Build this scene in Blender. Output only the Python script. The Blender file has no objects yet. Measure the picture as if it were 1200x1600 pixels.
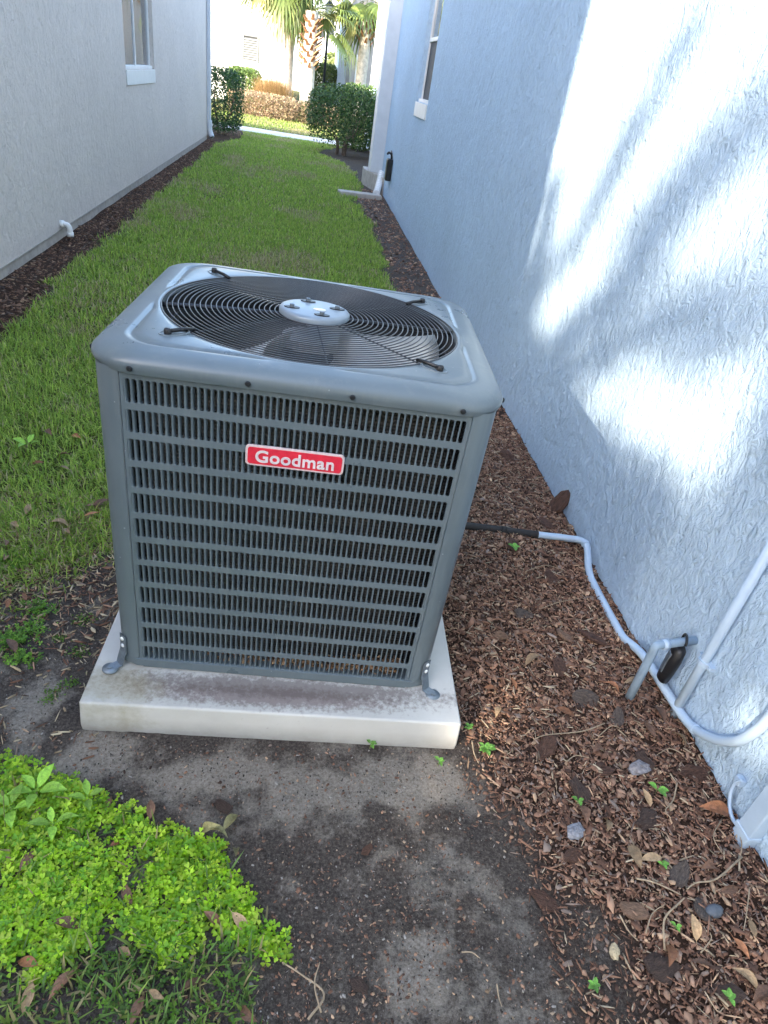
import bpy, math, random
import numpy as np
from mathutils import Matrix, Vector
random.seed(7); RNG = np.random.default_rng(7)
S = bpy.context.scene
COL = S.collection
# ------------------------------------------------------------------ camera
CAM_H = 1.55
YAW, PIT, ROL, FPX = 0.1870, 0.5765, 0.1717, 1021.15
def cam_axes():
    cy, sy = math.cos(YAW), math.sin(YAW)
    fwd = Vector((sy*math.cos(PIT), cy*math.cos(PIT), -math.sin(PIT)))
    right = Vector((cy, -sy, 0)); up = right.cross(fwd)
    c, s = math.cos(ROL), math.sin(ROL)
    return c*right+s*up, -s*right+c*up, fwd
CR, CU, CF = cam_axes()
cd = bpy.data.cameras.new('camera'); cam = bpy.data.objects.new('camera', cd); COL.objects.link(cam)
cd.sensor_fit = 'VERTICAL'; cd.sensor_height = 36; cd.lens = FPX/1600*36
cd.clip_start = .05; cd.clip_end = 1500
cam.matrix_world = Matrix(((CR.x, CU.x, -CF.x, 0), (CR.y, CU.y, -CF.y, 0), (CR.z, CU.z, -CF.z, CAM_H), (0, 0, 0, 1)))
S.camera = cam
def ray(u, v):
    return (u-600)/FPX*CR-(v-800)/FPX*CU+CF
def gnd(u, v, z=0.0):
    d = ray(u, v); t = (z-CAM_H)/d.z
    return Vector((0, 0, CAM_H))+t*d
def onx(u, v, X):
    d = ray(u, v); return Vector((0, 0, CAM_H))+(X/d.x)*d
def ony(u, v, Y):
    d = ray(u, v); return Vector((0, 0, CAM_H))+(Y/d.y)*d
# ------------------------------------------------------------------ sky and sun
KY, KZ = 1.10, -0.667                      # sunlight travels along (1, KY, KZ)
SUN = Vector((1, KY, KZ)).normalized()
W = bpy.data.worlds.new('World'); S.world = W; W.use_nodes = True
nt = W.node_tree; nt.nodes.clear()
sky = nt.nodes.new('ShaderNodeTexSky'); sky.sky_type = 'NISHITA'; sky.sun_disc = False
sky.sun_elevation = math.asin(-SUN.z); sky.sun_rotation = math.atan2(-SUN.x, -SUN.y) % (2*math.pi)
sky.air_density = 1.0; sky.dust_density = 1.2; sky.ozone_density = 1.0
bg = nt.nodes.new('ShaderNodeBackground'); bg.inputs['Strength'].default_value = 0.15
wo = nt.nodes.new('ShaderNodeOutputWorld')
nt.links.new(sky.outputs[0], bg.inputs[0]); nt.links.new(bg.outputs[0], wo.inputs[0])
sl = bpy.data.lights.new('sun', 'SUN'); sl.energy = 2.1; sl.angle = math.radians(.8); sl.color = (1, .89, .73)
so = bpy.data.objects.new('sun', sl); COL.objects.link(so); so.location = (-20, -22, 16)
so.rotation_euler = SUN.to_track_quat('-Z', 'Y').to_euler()
S.view_settings.view_transform = 'Standard'; S.view_settings.look = 'None'
S.view_settings.exposure = 2.98; S.view_settings.gamma = 1
# ------------------------------------------------------------------ helpers
def tag(o, label=None, cat=None, group=None, kind=None):
    if label: o['label'] = label
    if cat: o['category'] = cat
    if group: o['group'] = group
    if kind: o['kind'] = kind
    return o
def empty(name, loc=(0, 0, 0), rz=0, parent=None):
    o = bpy.data.objects.new(name, None); COL.objects.link(o)
    o.location = loc; o.rotation_euler = (0, 0, rz); o.empty_display_size = .1
    if parent: o.parent = parent
    return o
def link(name, me, mat=None, parent=None, smooth=False):
    o = bpy.data.objects.new(name, me); COL.objects.link(o)
    if parent: o.parent = parent
    if mat is not None and not me.materials: me.materials.append(mat)
    if smooth: me.polygons.foreach_set('use_smooth', [True]*len(me.polygons))
    return o
def mesh_np(name, V, F, col=None, smooth=False):
    V = np.asarray(V, np.float32); F = np.asarray(F, np.int32); k = F.shape[1]
    me = bpy.data.meshes.new(name)
    me.vertices.add(len(V)); me.vertices.foreach_set('co', V.ravel())
    me.loops.add(F.size); me.loops.foreach_set('vertex_index', F.ravel())
    me.polygons.add(len(F)); me.polygons.foreach_set('loop_start', np.arange(0, F.size, k, dtype=np.int32))
    me.polygons.foreach_set('loop_total', np.full(len(F), k, np.int32))
    if smooth: me.polygons.foreach_set('use_smooth', np.ones(len(F), bool))
    if col is not None:
        a = me.color_attributes.new('col', 'FLOAT_COLOR', 'POINT')
        c = np.ones((len(V), 4), np.float32); c[:, :3] = col; a.data.foreach_set('color', c.ravel())
    me.update(); me.validate()
    return me
def catmull(P, n=8):
    P = [Vector(p) for p in P]; out = []
    Q = [P[0]*2-P[1]]+P+[P[-1]*2-P[-2]]
    for i in range(1, len(Q)-2):
        a, b, c, d = Q[i-1:i+3]
        for k in range(n):
            t = k/n
            out.append(.5*((2*b)+(c-a)*t+(2*a-5*b+4*c-d)*t*t+(3*b-a-3*c+d)*t**3))
    out.append(P[-1]); return out
class MB:
    def __init__(s): s.v = []; s.f = []
    def box(s, lo, hi):
        x0, y0, z0 = lo; x1, y1, z1 = hi; b = len(s.v)
        s.v += [(x0,y0,z0),(x1,y0,z0),(x1,y1,z0),(x0,y1,z0),(x0,y0,z1),(x1,y0,z1),(x1,y1,z1),(x0,y1,z1)]
        s.f += [tuple(b+i for i in q) for q in ((0,3,2,1),(4,5,6,7),(0,1,5,4),(1,2,6,5),(2,3,7,6),(3,0,4,7))]
        return s
    def tube(s, P, r, n=10, cap=True):
        P = [Vector(p) for p in P]; b = len(s.v); up = None
        for i, p in enumerate(P):
            t = (P[min(i+1, len(P)-1)]-P[max(i-1, 0)]).normalized()
            if up is None:
                up = Vector((0, 0, 1)) if abs(t.z) < .9 else Vector((1, 0, 0))
            a = t.cross(up)
            if a.length < 1e-6: a = t.orthogonal()
            a.normalize(); c = a.cross(t).normalized(); up = c
            rr = r[i] if hasattr(r, '__len__') else r
            for k in range(n):
                th = 2*math.pi*k/n
                s.v.append(tuple(p+a*math.cos(th)*rr+c*math.sin(th)*rr))
        for i in range(len(P)-1):
            for k in range(n):
                s.f.append((b+i*n+k, b+i*n+(k+1) % n, b+(i+1)*n+(k+1) % n, b+(i+1)*n+k))
        if cap:
            s.f.append(tuple(b+k for k in range(n))[::-1]); e = b+(len(P)-1)*n
            s.f.append(tuple(e+k for k in range(n)))
        return s
    def lathe(s, prof, n=24, c=(0, 0, 0), close=False):
        b = len(s.v)
        for r, z in prof:
            for k in range(n):
                th = 2*math.pi*k/n; s.v.append((c[0]+r*math.cos(th), c[1]+r*math.sin(th), c[2]+z))
        for i in range(len(prof)-1):
            for k in range(n):
                s.f.append((b+i*n+k, b+i*n+(k+1) % n, b+(i+1)*n+(k+1) % n, b+(i+1)*n+k))
        if close:
            s.f.append(tuple(b+k for k in range(n))[::-1]); e = b+(len(prof)-1)*n; s.f.append(tuple(e+k for k in range(n)))
        return s
    def prism(s, poly, z0, z1):
        b = len(s.v); n = len(poly)
        s.v += [(x, y, z0) for x, y in poly]+[(x, y, z1) for x, y in poly]
        s.f.append(tuple(range(b+n-1, b-1, -1))); s.f.append(tuple(range(b+n, b+2*n)))
        for k in range(n): s.f.append((b+k, b+(k+1) % n, b+n+(k+1) % n, b+n+k))
        return s
    def xf(s, M):
        s.v = [tuple(M @ Vector(p)) for p in s.v]; return s
    def mesh(s, name):
        me = bpy.data.meshes.new(name); me.from_pydata(s.v, [], s.f); me.update(); return me
    def build(s, name, mat, parent=None, smooth=False, bevel=0, seg=2):
        o = link(name, s.mesh(name), mat, parent, smooth)
        if bevel:
            m = o.modifiers.new('b', 'BEVEL'); m.width = bevel; m.segments = seg; m.limit_method = 'ANGLE'
            o.data.polygons.foreach_set('use_smooth', [True]*len(o.data.polygons))
            w = o.modifiers.new('w', 'WEIGHTED_NORMAL')
        return o
# lattice value noise
_T = RNG.random((256, 256))
def vnoise(x, y):
    x = np.asarray(x, float); y = np.asarray(y, float)
    xi = np.floor(x).astype(int); yi = np.floor(y).astype(int); fx = x-xi; fy = y-yi
    fx = fx*fx*(3-2*fx); fy = fy*fy*(3-2*fy)
    g = lambda a, b: _T[a % 256, b % 256]
    return (g(xi, yi)*(1-fx)+g(xi+1, yi)*fx)*(1-fy)+(g(xi, yi+1)*(1-fx)+g(xi+1, yi+1)*fx)*fy
def fbm(x, y, o=4):
    r = 0; a = .5; t = 0
    for i in range(o):
        r = r+a*vnoise(x*2**i+17*i, y*2**i+31*i); t += a; a *= .5
    return r/t
def sstep(a, b, x):
    t = np.clip((np.asarray(x, float)-a)/(b-a), 0, 1); return t*t*(3-2*t)
def inpoly(x, y, poly):
    x = np.asarray(x); y = np.asarray(y); r = np.zeros(x.shape, bool); n = len(poly)
    for i in range(n):
        x0, y0 = poly[i]; x1, y1 = poly[(i+1) % n]
        if y0 == y1: continue
        c = ((y0 > y) != (y1 > y)) & (x < (x1-x0)*(y-y0)/(y1-y0)+x0); r ^= c
    return r
# ------------------------------------------------------------------ materials
def newmat(name):
    m = bpy.data.materials.new(name); m.use_nodes = True; n = m.node_tree
    p = n.nodes['Principled BSDF']; return m, n, p
def N(n, t, **kw):
    x = n.nodes.new(t)
    for k, v in kw.items():
        if k in x.inputs: x.inputs[k].default_value = v
        else: setattr(x, k, v)
    return x
def ramp(n, src, stops):
    r = n.nodes.new('ShaderNodeValToRGB'); e = r.color_ramp.elements
    while len(e) < len(stops): e.new(.5)
    for i, (p, c) in enumerate(stops):
        e[i].position = p; e[i].color = (*c, 1) if len(c) == 3 else c
    n.links.new(src, r.inputs[0]); return r
def mixc(n, a, b, fac, blend='MIX'):
    m = n.nodes.new('ShaderNodeMix'); m.data_type = 'RGBA'; m.blend_type = blend
    for sock, v in ((m.inputs[0], fac), (m.inputs[6], a), (m.inputs[7], b)):
        if hasattr(v, 'links') or isinstance(v, bpy.types.NodeSocket): n.links.new(v, sock)
        else: sock.default_value = v if not isinstance(v, tuple) else (*v, 1)
    return m.outputs[2]
def coords(n, kind='Object', scale=None):
    tc = n.nodes.new('ShaderNodeTexCoord'); out = tc.outputs[kind]
    if scale:
        mp = n.nodes.new('ShaderNodeMapping'); mp.inputs['Scale'].default_value = scale
        n.links.new(out, mp.inputs[0]); out = mp.outputs[0]
    return out
def bumpn(n, p, h, strength=.3, dist=.01, prev=None):
    b = N(n, 'ShaderNodeBump', Strength=strength, Distance=dist); n.links.new(h, b.inputs['Height'])
    if prev: n.links.new(prev, b.inputs['Normal'])
    n.links.new(b.outputs[0], p.inputs['Normal']); return b.outputs[0]
def plain(name, c, rough=.6, metal=0, var=.12, scale=8, bump=0, bscale=60, dirt=None, spec=.5):
    m, n, p = newmat(name); co = coords(n)
    t = N(n, 'ShaderNodeTexNoise', Scale=scale, Detail=5.0, Roughness=.6); n.links.new(co, t.inputs['Vector'])
    lo = tuple(max(0, x*(1-var)) for x in c); hi = tuple(min(1, x*(1+var)) for x in c)
    r = ramp(n, t.outputs[0], [(.3, lo), (.7, hi)]); out = r.outputs[0]
    if dirt:
        t2 = N(n, 'ShaderNodeTexNoise', Scale=dirt[1], Detail=8.0, Roughness=.7); n.links.new(co, t2.inputs['Vector'])
        r2 = ramp(n, t2.outputs[0], [(dirt[2], (0, 0, 0)), (dirt[2]+.12, (1, 1, 1))])
        out = mixc(n, out, dirt[0], r2.outputs[0])
    n.links.new(out, p.inputs['Base Color'])
    p.inputs['Roughness'].default_value = rough; p.inputs['Metallic'].default_value = metal
    p.inputs['Specular IOR Level'].default_value = spec
    if bump:
        t3 = N(n, 'ShaderNodeTexNoise', Scale=bscale, Detail=4.0); n.links.new(co, t3.inputs['Vector'])
        bumpn(n, p, t3.outputs[0], bump, .004)
    return m
def stucco(name, c, s1=38, strength=.55, dist=.006):
    m, n, p = newmat(name); co = coords(n)
    co2 = coords(n, 'Object', (1, 1, .62))
    a = N(n, 'ShaderNodeTexNoise', Scale=s1, Detail=5.0, Roughness=.55, Distortion=1.6); n.links.new(co2, a.inputs['Vector'])
    r = ramp(n, a.outputs[0], [(.36, (0, 0, 0)), (.5, (.55,)*3), (.62, (1, 1, 1))])
    b = N(n, 'ShaderNodeTexNoise', Scale=s1*4.5, Detail=3.0, Roughness=.6); n.links.new(co, b.inputs['Vector'])
    mx = mixc(n, r.outputs[0], b.outputs[0], .3)
    w2 = N(n, 'ShaderNodeTexNoise', Scale=s1*.33, Detail=3.0, Roughness=.5, Distortion=.8); n.links.new(co2, w2.inputs['Vector'])
    b0 = bumpn(n, p, w2.outputs[0], strength*.75, dist*4)
    bumpn(n, p, mx, strength, dist, b0)
    d = N(n, 'ShaderNodeTexNoise', Scale=1.3, Detail=6.0, Roughness=.65); n.links.new(co, d.inputs['Vector'])
    cr = ramp(n, d.outputs[0], [(.3, tuple(x*.94 for x in c)), (.7, tuple(min(1, x*1.04) for x in c))])
    # pinholes and rubbed grain of the render coat
    v = N(n, 'ShaderNodeTexNoise', Scale=s1*.9, Detail=5.0, Roughness=.75); n.links.new(co2, v.inputs['Vector'])
    vr = ramp(n, v.outputs[0], [(.28, (.70,)*3), (.42, (.93,)*3), (.58, (1, 1, 1))])
    n.links.new(mixc(n, cr.outputs[0], vr.outputs[0], 1.0, 'MULTIPLY'), p.inputs['Base Color'])
    p.inputs['Roughness'].default_value = .82; p.inputs['Specular IOR Level'].default_value = .3
    return m
def leafmat(name, rough=.5, trans=.3, tint=(1, 1, 1), spec=.4):
    m, n, p = newmat(name)
    a = n.nodes.new('ShaderNodeAttribute'); a.attribute_name = 'col'
    c = mixc(n, a.outputs[0], tint, 1.0, 'MULTIPLY')
    n.links.new(c, p.inputs['Base Color']); p.inputs['Roughness'].default_value = rough
    p.inputs['Specular IOR Level'].default_value = spec
    if trans:
        tr = n.nodes.new('ShaderNodeBsdfTranslucent'); n.links.new(c, tr.inputs[0])
        mx = n.nodes.new('ShaderNodeMixShader'); mx.inputs[0].default_value = trans
        n.links.new(p.outputs[0], mx.inputs[1]); n.links.new(tr.outputs[0], mx.inputs[2])
        n.links.new(mx.outputs[0], n.nodes['Material Output'].inputs[0])
    return m
M = {}
M['stucco_r'] = stucco('stucco_right', (.455, .585, .72), 40, .8, .007)
M['stucco_l'] = stucco('stucco_left', (.68, .60, .545), 40, .75, .007)
M['trim'] = plain('white_trim', (.74, .73, .71), .5, var=.05)
M['trim_grey'] = plain('grey_trim', (.56, .58, .61), .5, var=.05)
M['concrete'] = plain('concrete', (.40, .36, .32), .9, var=.2, scale=12, bump=.3)
M['white_house'] = stucco('white_stucco', (.80, .77, .70), 20, .3, .006)
M['blue_house'] = stucco('blue_white_stucco', (.62, .66, .70), 20, .3, .006)
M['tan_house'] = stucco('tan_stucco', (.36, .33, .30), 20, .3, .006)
M['roof'] = plain('roof_shingle', (.16, .13, .11), .9, var=.3, scale=20, bump=.5)
M['path'] = plain('path_concrete', (.52, .49, .44), .9, var=.12, scale=6, bump=.2)
M['dark_screen'] = plain('window_screen', (.05, .052, .058), .7, var=.1)
M['dark_metal'] = plain('dark_metal', (.018, .019, .022), .4, .3)
M['black'] = plain('black_rubber', (.012, .012, .014), .45)
M['conduit'] = plain('painted_conduit', (.41, .51, .62), .55, var=.05, bump=.15, bscale=90)
M['insul'] = plain('black_insulation', (.03, .027, .025), .85, var=.3, scale=40, bump=.4)
M['galv'] = plain('galvanised', (.17, .20, .23), .45, .5, var=.2, scale=60)
M['steel_wire'] = plain('wire', (.05, .053, .06), .33, .3, var=.1)
M['coil'] = plain('coil', (.03, .032, .035), .7)
m, n, p = newmat('glass'); p.inputs['Base Color'].default_value = (.05, .055, .06, 1); p.inputs['Roughness'].default_value = .03
p.inputs['Specular IOR Level'].default_value = 1.0; p.inputs['Coat Weight'].default_value = .6; M['glass'] = m
# condenser paint: semi-gloss grey enamel with fine dust and tiny splashes
def acpaint():
    m, n, p = newmat('condenser_paint'); co = coords(n)
    t = N(n, 'ShaderNodeTexNoise', Scale=5.0, Detail=6.0, Roughness=.65); n.links.new(co, t.inputs['Vector'])
    r = ramp(n, t.outputs[0], [(.3, (.104, .130, .146)), (.7, (.120, .148, .164))])
    v = N(n, 'ShaderNodeTexVoronoi', Scale=26.0); n.links.new(co, v.inputs['Vector'])
    t2 = N(n, 'ShaderNodeTexNoise', Scale=6.0); n.links.new(co, t2.inputs['Vector'])
    th = N(n, 'ShaderNodeMath', operation='MULTIPLY'); n.links.new(t2.outputs[0], th.inputs[0]); th.inputs[1].default_value = .09
    lt = N(n, 'ShaderNodeMath', operation='LESS_THAN'); n.links.new(v.outputs['Distance'], lt.inputs[0]); n.links.new(th.outputs[0], lt.inputs[1])
    sp = N(n, 'ShaderNodeMath', operation='MULTIPLY'); n.links.new(lt.outputs[0], sp.inputs[0]); sp.inputs[1].default_value = .35
    co3 = coords(n, 'Object', (22, 22, 1.6)); st = N(n, 'ShaderNodeTexNoise', Scale=1.0, Detail=7.0, Roughness=.7); n.links.new(co3, st.inputs['Vector'])
    stm = ramp(n, st.outputs[0], [(.52, (0, 0, 0)), (.80, (.30,)*3)])
    dusty = mixc(n, r.outputs[0], (.26, .26, .24), stm.outputs[0])
    n.links.new(mixc(n, dusty, (.5, .52, .53), sp.outputs[0]), p.inputs['Base Color'])
    rr = ramp(n, t.outputs[0], [(.3, (.26,)*3), (.7, (.38,)*3)]); n.links.new(rr.outputs[0], p.inputs['Roughness'])
    t3 = N(n, 'ShaderNodeTexNoise', Scale=3.0, Detail=2.0); n.links.new(co, t3.inputs['Vector']); bumpn(n, p, t3.outputs[0], .12, .01)
    return m
M['ac'] = acpaint()
# pad: cast off-white slab with a purple-brown algae stain and rust bloom at the foot
def padmat():
    m, n, p = newmat('pad_plastic'); co = coords(n)
    sx = N(n, 'ShaderNodeSeparateXYZ'); n.links.new(co, sx.inputs[0])
    t = N(n, 'ShaderNodeTexNoise', Scale=6.0, Detail=6.0, Roughness=.6); n.links.new(co, t.inputs['Vector'])
    base = ramp(n, t.outputs[0], [(.3, (.47, .45, .415)), (.7, (.55, .53, .495))]).outputs[0]
    def blob(cx, cy, rx, ry, nz, thr, col, base, amt):
        ax = N(n, 'ShaderNodeMath', operation='SUBTRACT'); n.links.new(sx.outputs[0], ax.inputs[0]); ax.inputs[1].default_value = cx
        ay = N(n, 'ShaderNodeMath', operation='SUBTRACT'); n.links.new(sx.outputs[1], ay.inputs[0]); ay.inputs[1].default_value = cy
        qx = N(n, 'ShaderNodeMath', operation='DIVIDE'); n.links.new(ax.outputs[0], qx.inputs[0]); qx.inputs[1].default_value = rx
        qy = N(n, 'ShaderNodeMath', operation='DIVIDE'); n.links.new(ay.outputs[0], qy.inputs[0]); qy.inputs[1].default_value = ry
        # keep the stain on the top face
        cb = N(n, 'ShaderNodeCombineXYZ'); n.links.new(qx.outputs[0], cb.inputs[0]); n.links.new(qy.outputs[0], cb.inputs[1])
        ln = N(n, 'ShaderNodeVectorMath', operation='LENGTH'); n.links.new(cb.outputs[0], ln.inputs[0])
        nn = N(n, 'ShaderNodeTexNoise', Scale=nz, Detail=9.0, Roughness=.72); n.links.new(co, nn.inputs['Vector'])
        ad = N(n, 'ShaderNodeMath', operation='MULTIPLY_ADD'); n.links.new(nn.outputs[0], ad.inputs[0]); ad.inputs[1].default_value = 3.2; n.links.new(ln.outputs['Value'], ad.inputs[2])
        rr = ramp(n, ad.outputs[0], [(0, (amt,)*3), (1, (0, 0, 0))])
        mr = N(n, 'ShaderNodeMapRange'); n.links.new(ad.outputs[0], mr.inputs[0]); mr.inputs[1].default_value = thr; mr.inputs[2].default_value = thr+.75
        mr.inputs[3].default_value = amt; mr.inputs[4].default_value = 0
        return mixc(n, base, col, mr.outputs[0])
    c = blob(-.02, -.455, .34, .034, 70, 2.2, (.17, .125, .115), base, .75)
    c = blob(.02, -.42, .40, .03, 60, 2.35, (.12, .09, .085), c, .7)
    c = blob(-.43, -.45, .10, .06, 8, 2.35, (.27, .225, .13), c, .55)
    z = N(n, 'ShaderNodeMapRange'); n.links.new(sx.outputs[2], z.inputs[0]); z.inputs[1].default_value = -.02; z.inputs[2].default_value = .06; z.inputs[3].default_value = 1.5; z.inputs[4].default_value = 0
    nn = N(n, 'ShaderNodeTexNoise', Scale=18.0, Detail=8.0, Roughness=.7); n.links.new(co, nn.inputs['Vector'])
    mu = N(n, 'ShaderNodeMath', operation='MULTIPLY'); n.links.new(z.outputs[0], mu.inputs[0]); n.links.new(nn.outputs[0], mu.inputs[1])
    c = mixc(n, c, (.22, .20, .18), mu.outputs[0])
    n.links.new(c, p.inputs['Base Color']); p.inputs['Roughness'].default_value = .75; p.inputs['Specular IOR Level'].default_value = .3
    bumpn(n, p, nn.outputs[0], .12, .004)
    return m
M['pad'] = padmat()
M['red'] = plain('badge_red', (.62, .025, .05), .35, var=.15, scale=60)
M['badge_edge'] = plain('badge_edge', (.62, .50, .50), .4, var=.1, scale=60)
M['letter'] = plain('badge_letter', (.62, .56, .57), .4, var=.12, scale=60)
M['alu'] = plain('fan_metal', (.40, .385, .36), .35, .3, var=.2, scale=9)
M['plate'] = plain('motor_plate', (.22, .26, .30), .4, .2, var=.1, scale=14)
M['shroud'] = plain('shroud_black', (.02, .021, .024), .6)
M['bark_trunk'] = plain('bark', (.17, .12, .085), .9, var=.4, scale=14, bump=.8, bscale=25)
M['palm_trunk'] = plain('palm_trunk', (.52, .45, .37), .9, var=.3, scale=9, bump=.8, bscale=18)
M['boot'] = plain('palm_boot', (.33, .17, .085), .9, var=.4, scale=12, bump=.6)
M['leaf'] = leafmat('leaf', .45, .3)
M['grass'] = leafmat('grass', .5, .45)
M['litter'] = leafmat('litter', .8, .05)
M['chip'] = leafmat('chip', .85, 0)
M['stone'] = plain('stone', (.30, .29, .29), .9, var=.35, scale=60, bump=.8, bscale=90)
M['twig'] = plain('twig', (.34, .25, .16), .85, var=.3, scale=40)
# ------------------------------------------------------------------ ground
AW, BW = 2.045, 1.295                       # house walls at x=-AW and x=BW
PADO, PADR = Vector((-.4875, 1.1881, 0)), -.0473
PADW, PADH = 1.0277, .1055
def pad2w(x, y, z=0):
    c, s = math.cos(PADR), math.sin(PADR); return Vector((PADO.x+c*x-s*y, PADO.y+s*x+c*y, z))
def pix_poly(pp): return [tuple(gnd(u, v)[:2]) for u, v in pp]
def lawn_right(y):                           # irregular right lawn edge
    return np.interp(y, [1.5, 2.4, 3, 4.5, 6, 7.5, 9, 10.2, 10.6, 12, 14, 15.6, 16.6, 17.4, 19], [-.55, -.5, .55, .80, .84, .87, .86, .80, .72, .95, .95, .75, .25, .35, .9])
def lawn_left(y):
    return np.interp(y, [1, 3.8, 5.5, 7.2, 10, 13, 15.4, 17, 19], [-1.75, -1.64, -1.72, -1.70, -1.72, -1.76, -1.80, -1.45, -1.5])
LAWN_FRONT = pix_poly([(-60, 905), (0, 900), (60, 850), (120, 800), (175, 775), (175, 700)])
def lawn_mask(x, y, w=.05):
    """1 on turf"""
    x = np.asarray(x, float); y = np.asarray(y, float)
    nz = (fbm(x*5, y*5, 3)-.5)*.22
    r = lawn_right(y); l = lawn_left(y)
    m = sstep(-w, w, r-x+nz)*sstep(-w, w, x-l+nz)
    yf = np.interp(x, [-1.8, -.9, -.75, -.62, -.5, -.3], [1.6, 1.75, 1.85, 2.0, 2.15, 2.3])
    m = m*sstep(-w*2, w*2, y-yf+nz)*sstep(-.02, .02, 19.0-y)
    return m
_me = sorted([tuple(gnd(u, v)[:2])[::-1] for u, v in ((1010, 1640), (985, 1560), (950, 1470), (900, 1390), (850, 1320), (790, 1240), (745, 1180))])
MEY = [.2]+[a for a, b in _me]+[1.35, 2.2, 4, 8]; MEX = [_me[0][1]]+[b for a, b in _me]+[.42, .35, .62, .9]
def mulch_mask(x, y):
    nz = (fbm(x*5, y*5, 4)-.5)*.42
    edge = np.interp(y, MEY, MEX)
    r = sstep(-.12, .10, x-edge+nz)*sstep(5.2, 3.2, y)
    return r
def clover_mask(x, y):
    return inpoly(x, y, CLOVER)
CLOVER = pix_poly([(-420, 1150), (-250, 1200), (-80, 1178), (30, 1196), (90, 1222), (140, 1240), (205, 1255), (240, 1290), (285, 1305), (345, 1325), (352, 1370), (388, 1395), (398, 1440), (440, 1485), (425, 1500), (380, 1475), (330, 1470), (300, 1500), (230, 1480), (120, 1490), (60, 1530), (-80, 1540), (-300, 1480), (-420, 1400)])
WEEDS = pix_poly([(-520, 1120), (-80, 1170), (60, 1210), (200, 1270), (340, 1340), (400, 1450), (400, 1650), (380, 1900), (-520, 1900)])
def gheight(x, y):
    near = sstep(6, 3, y)
    h = (fbm(x*2.2, y*2.2, 3)-.5)*.022+near*((fbm(x*14+5, y*14, 3)-.5)*.016+(fbm(x*55, y*55+9, 2)-.5)*.009)
    h = h+mulch_mask(x, y)*.012
    # soil hugs the slab and the walls
    d = np.maximum(np.abs(x-.03)-.52, np.abs(y-1.68)-.53)
    h = h*sstep(-.02, .10, np.abs(d)+.02*0)+.0
    return h*sstep(90, 40, y)
def axis(spec):
    out = [spec[0][0]]
    for a, b, st in spec:
        k = max(1, int(round((b-a)/st))); out += list(np.linspace(a, b, k+1)[1:])
    return np.array(out)
gx = axis([(-260, -40, 20), (-40, -4, 3), (-4, -2.2, .2), (-2.2, 1.4, .013), (1.4, 5, .3), (5, 40, 3), (40, 260, 20)])
gy = axis([(-200, -30, 15), (-30, -2, 2), (-2, .3, .2), (.3, 3.2, .013), (3.2, 21, .09), (21, 40, .8), (40, 100, 5), (100, 420, 20)])
GX, GY = np.meshgrid(gx, gy)
GZ = gheight(GX, GY)
V = np.stack([GX.ravel(), GY.ravel(), GZ.ravel()], 1)
nx, ny = len(gx), len(gy)
i0 = (np.arange(ny-1)[:, None]*nx+np.arange(nx-1)[None]).ravel()
F = np.stack([i0, i0+1, i0+nx+1, i0+nx], 1)
x_, y_ = V[:, 0], V[:, 1]
lm = lawn_mask(x_, y_, .08); far = ((y_ > 20.3) | (y_ < -1) | (np.abs(x_) > 3)).astype(float)
lm = np.maximum(lm, far); mm = mulch_mask(x_, y_)
bed = sstep(.05, -.05, x_-lawn_left(y_))*(np.abs(x_) < 3)
# pale leached sand in front of the slab, dark humus elsewhere
def blobs(x, y, L):
    r = 0
    for u, v, a, b_, wgt in L:
        c = gnd(u, v); r = r+wgt*np.exp(-(((x-c.x)/a)**2+((y-c.y)/b_)**2))
    return r
SANDY = [(330, 1215, .22, .06, .9), (560, 1225, .2, .07, 1), (690, 1225, .13, .07, 1.1), (790, 1255, .06, .05, .8), (150, 1170, .07, .07, 1.1), (60, 1110, .06, .10, .8), (700, 1380, .14, .09, .35),
         (930, 1440, .06, .05, .9), (860, 1560, .2, .08, .3), (830, 1290, .08, .06, .8), (420, 1280, .14, .05, .6), (740, 1560, .25, .06, .2), (40, 1090, .05, .05, .7), (655, 1500, .12, .07, .3)]
sand = np.zeros(len(V)); nr = (y_ < 3.2) & (y_ > .25) & (np.abs(x_) < 2.3)
sand[nr] = blobs(x_[nr], y_[nr], SANDY)*(.1+1.7*fbm(x_[nr]*20+3, y_[nr]*20, 5))+1.5*(fbm(x_[nr]*13, y_[nr]*13, 6)-.42)
sand = np.clip(sand, 0, 1)*(1-mm)
me = mesh_np('ground', V, F, np.stack([lm, np.clip(mm+bed, 0, 1), sand], 1), True)
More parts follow.
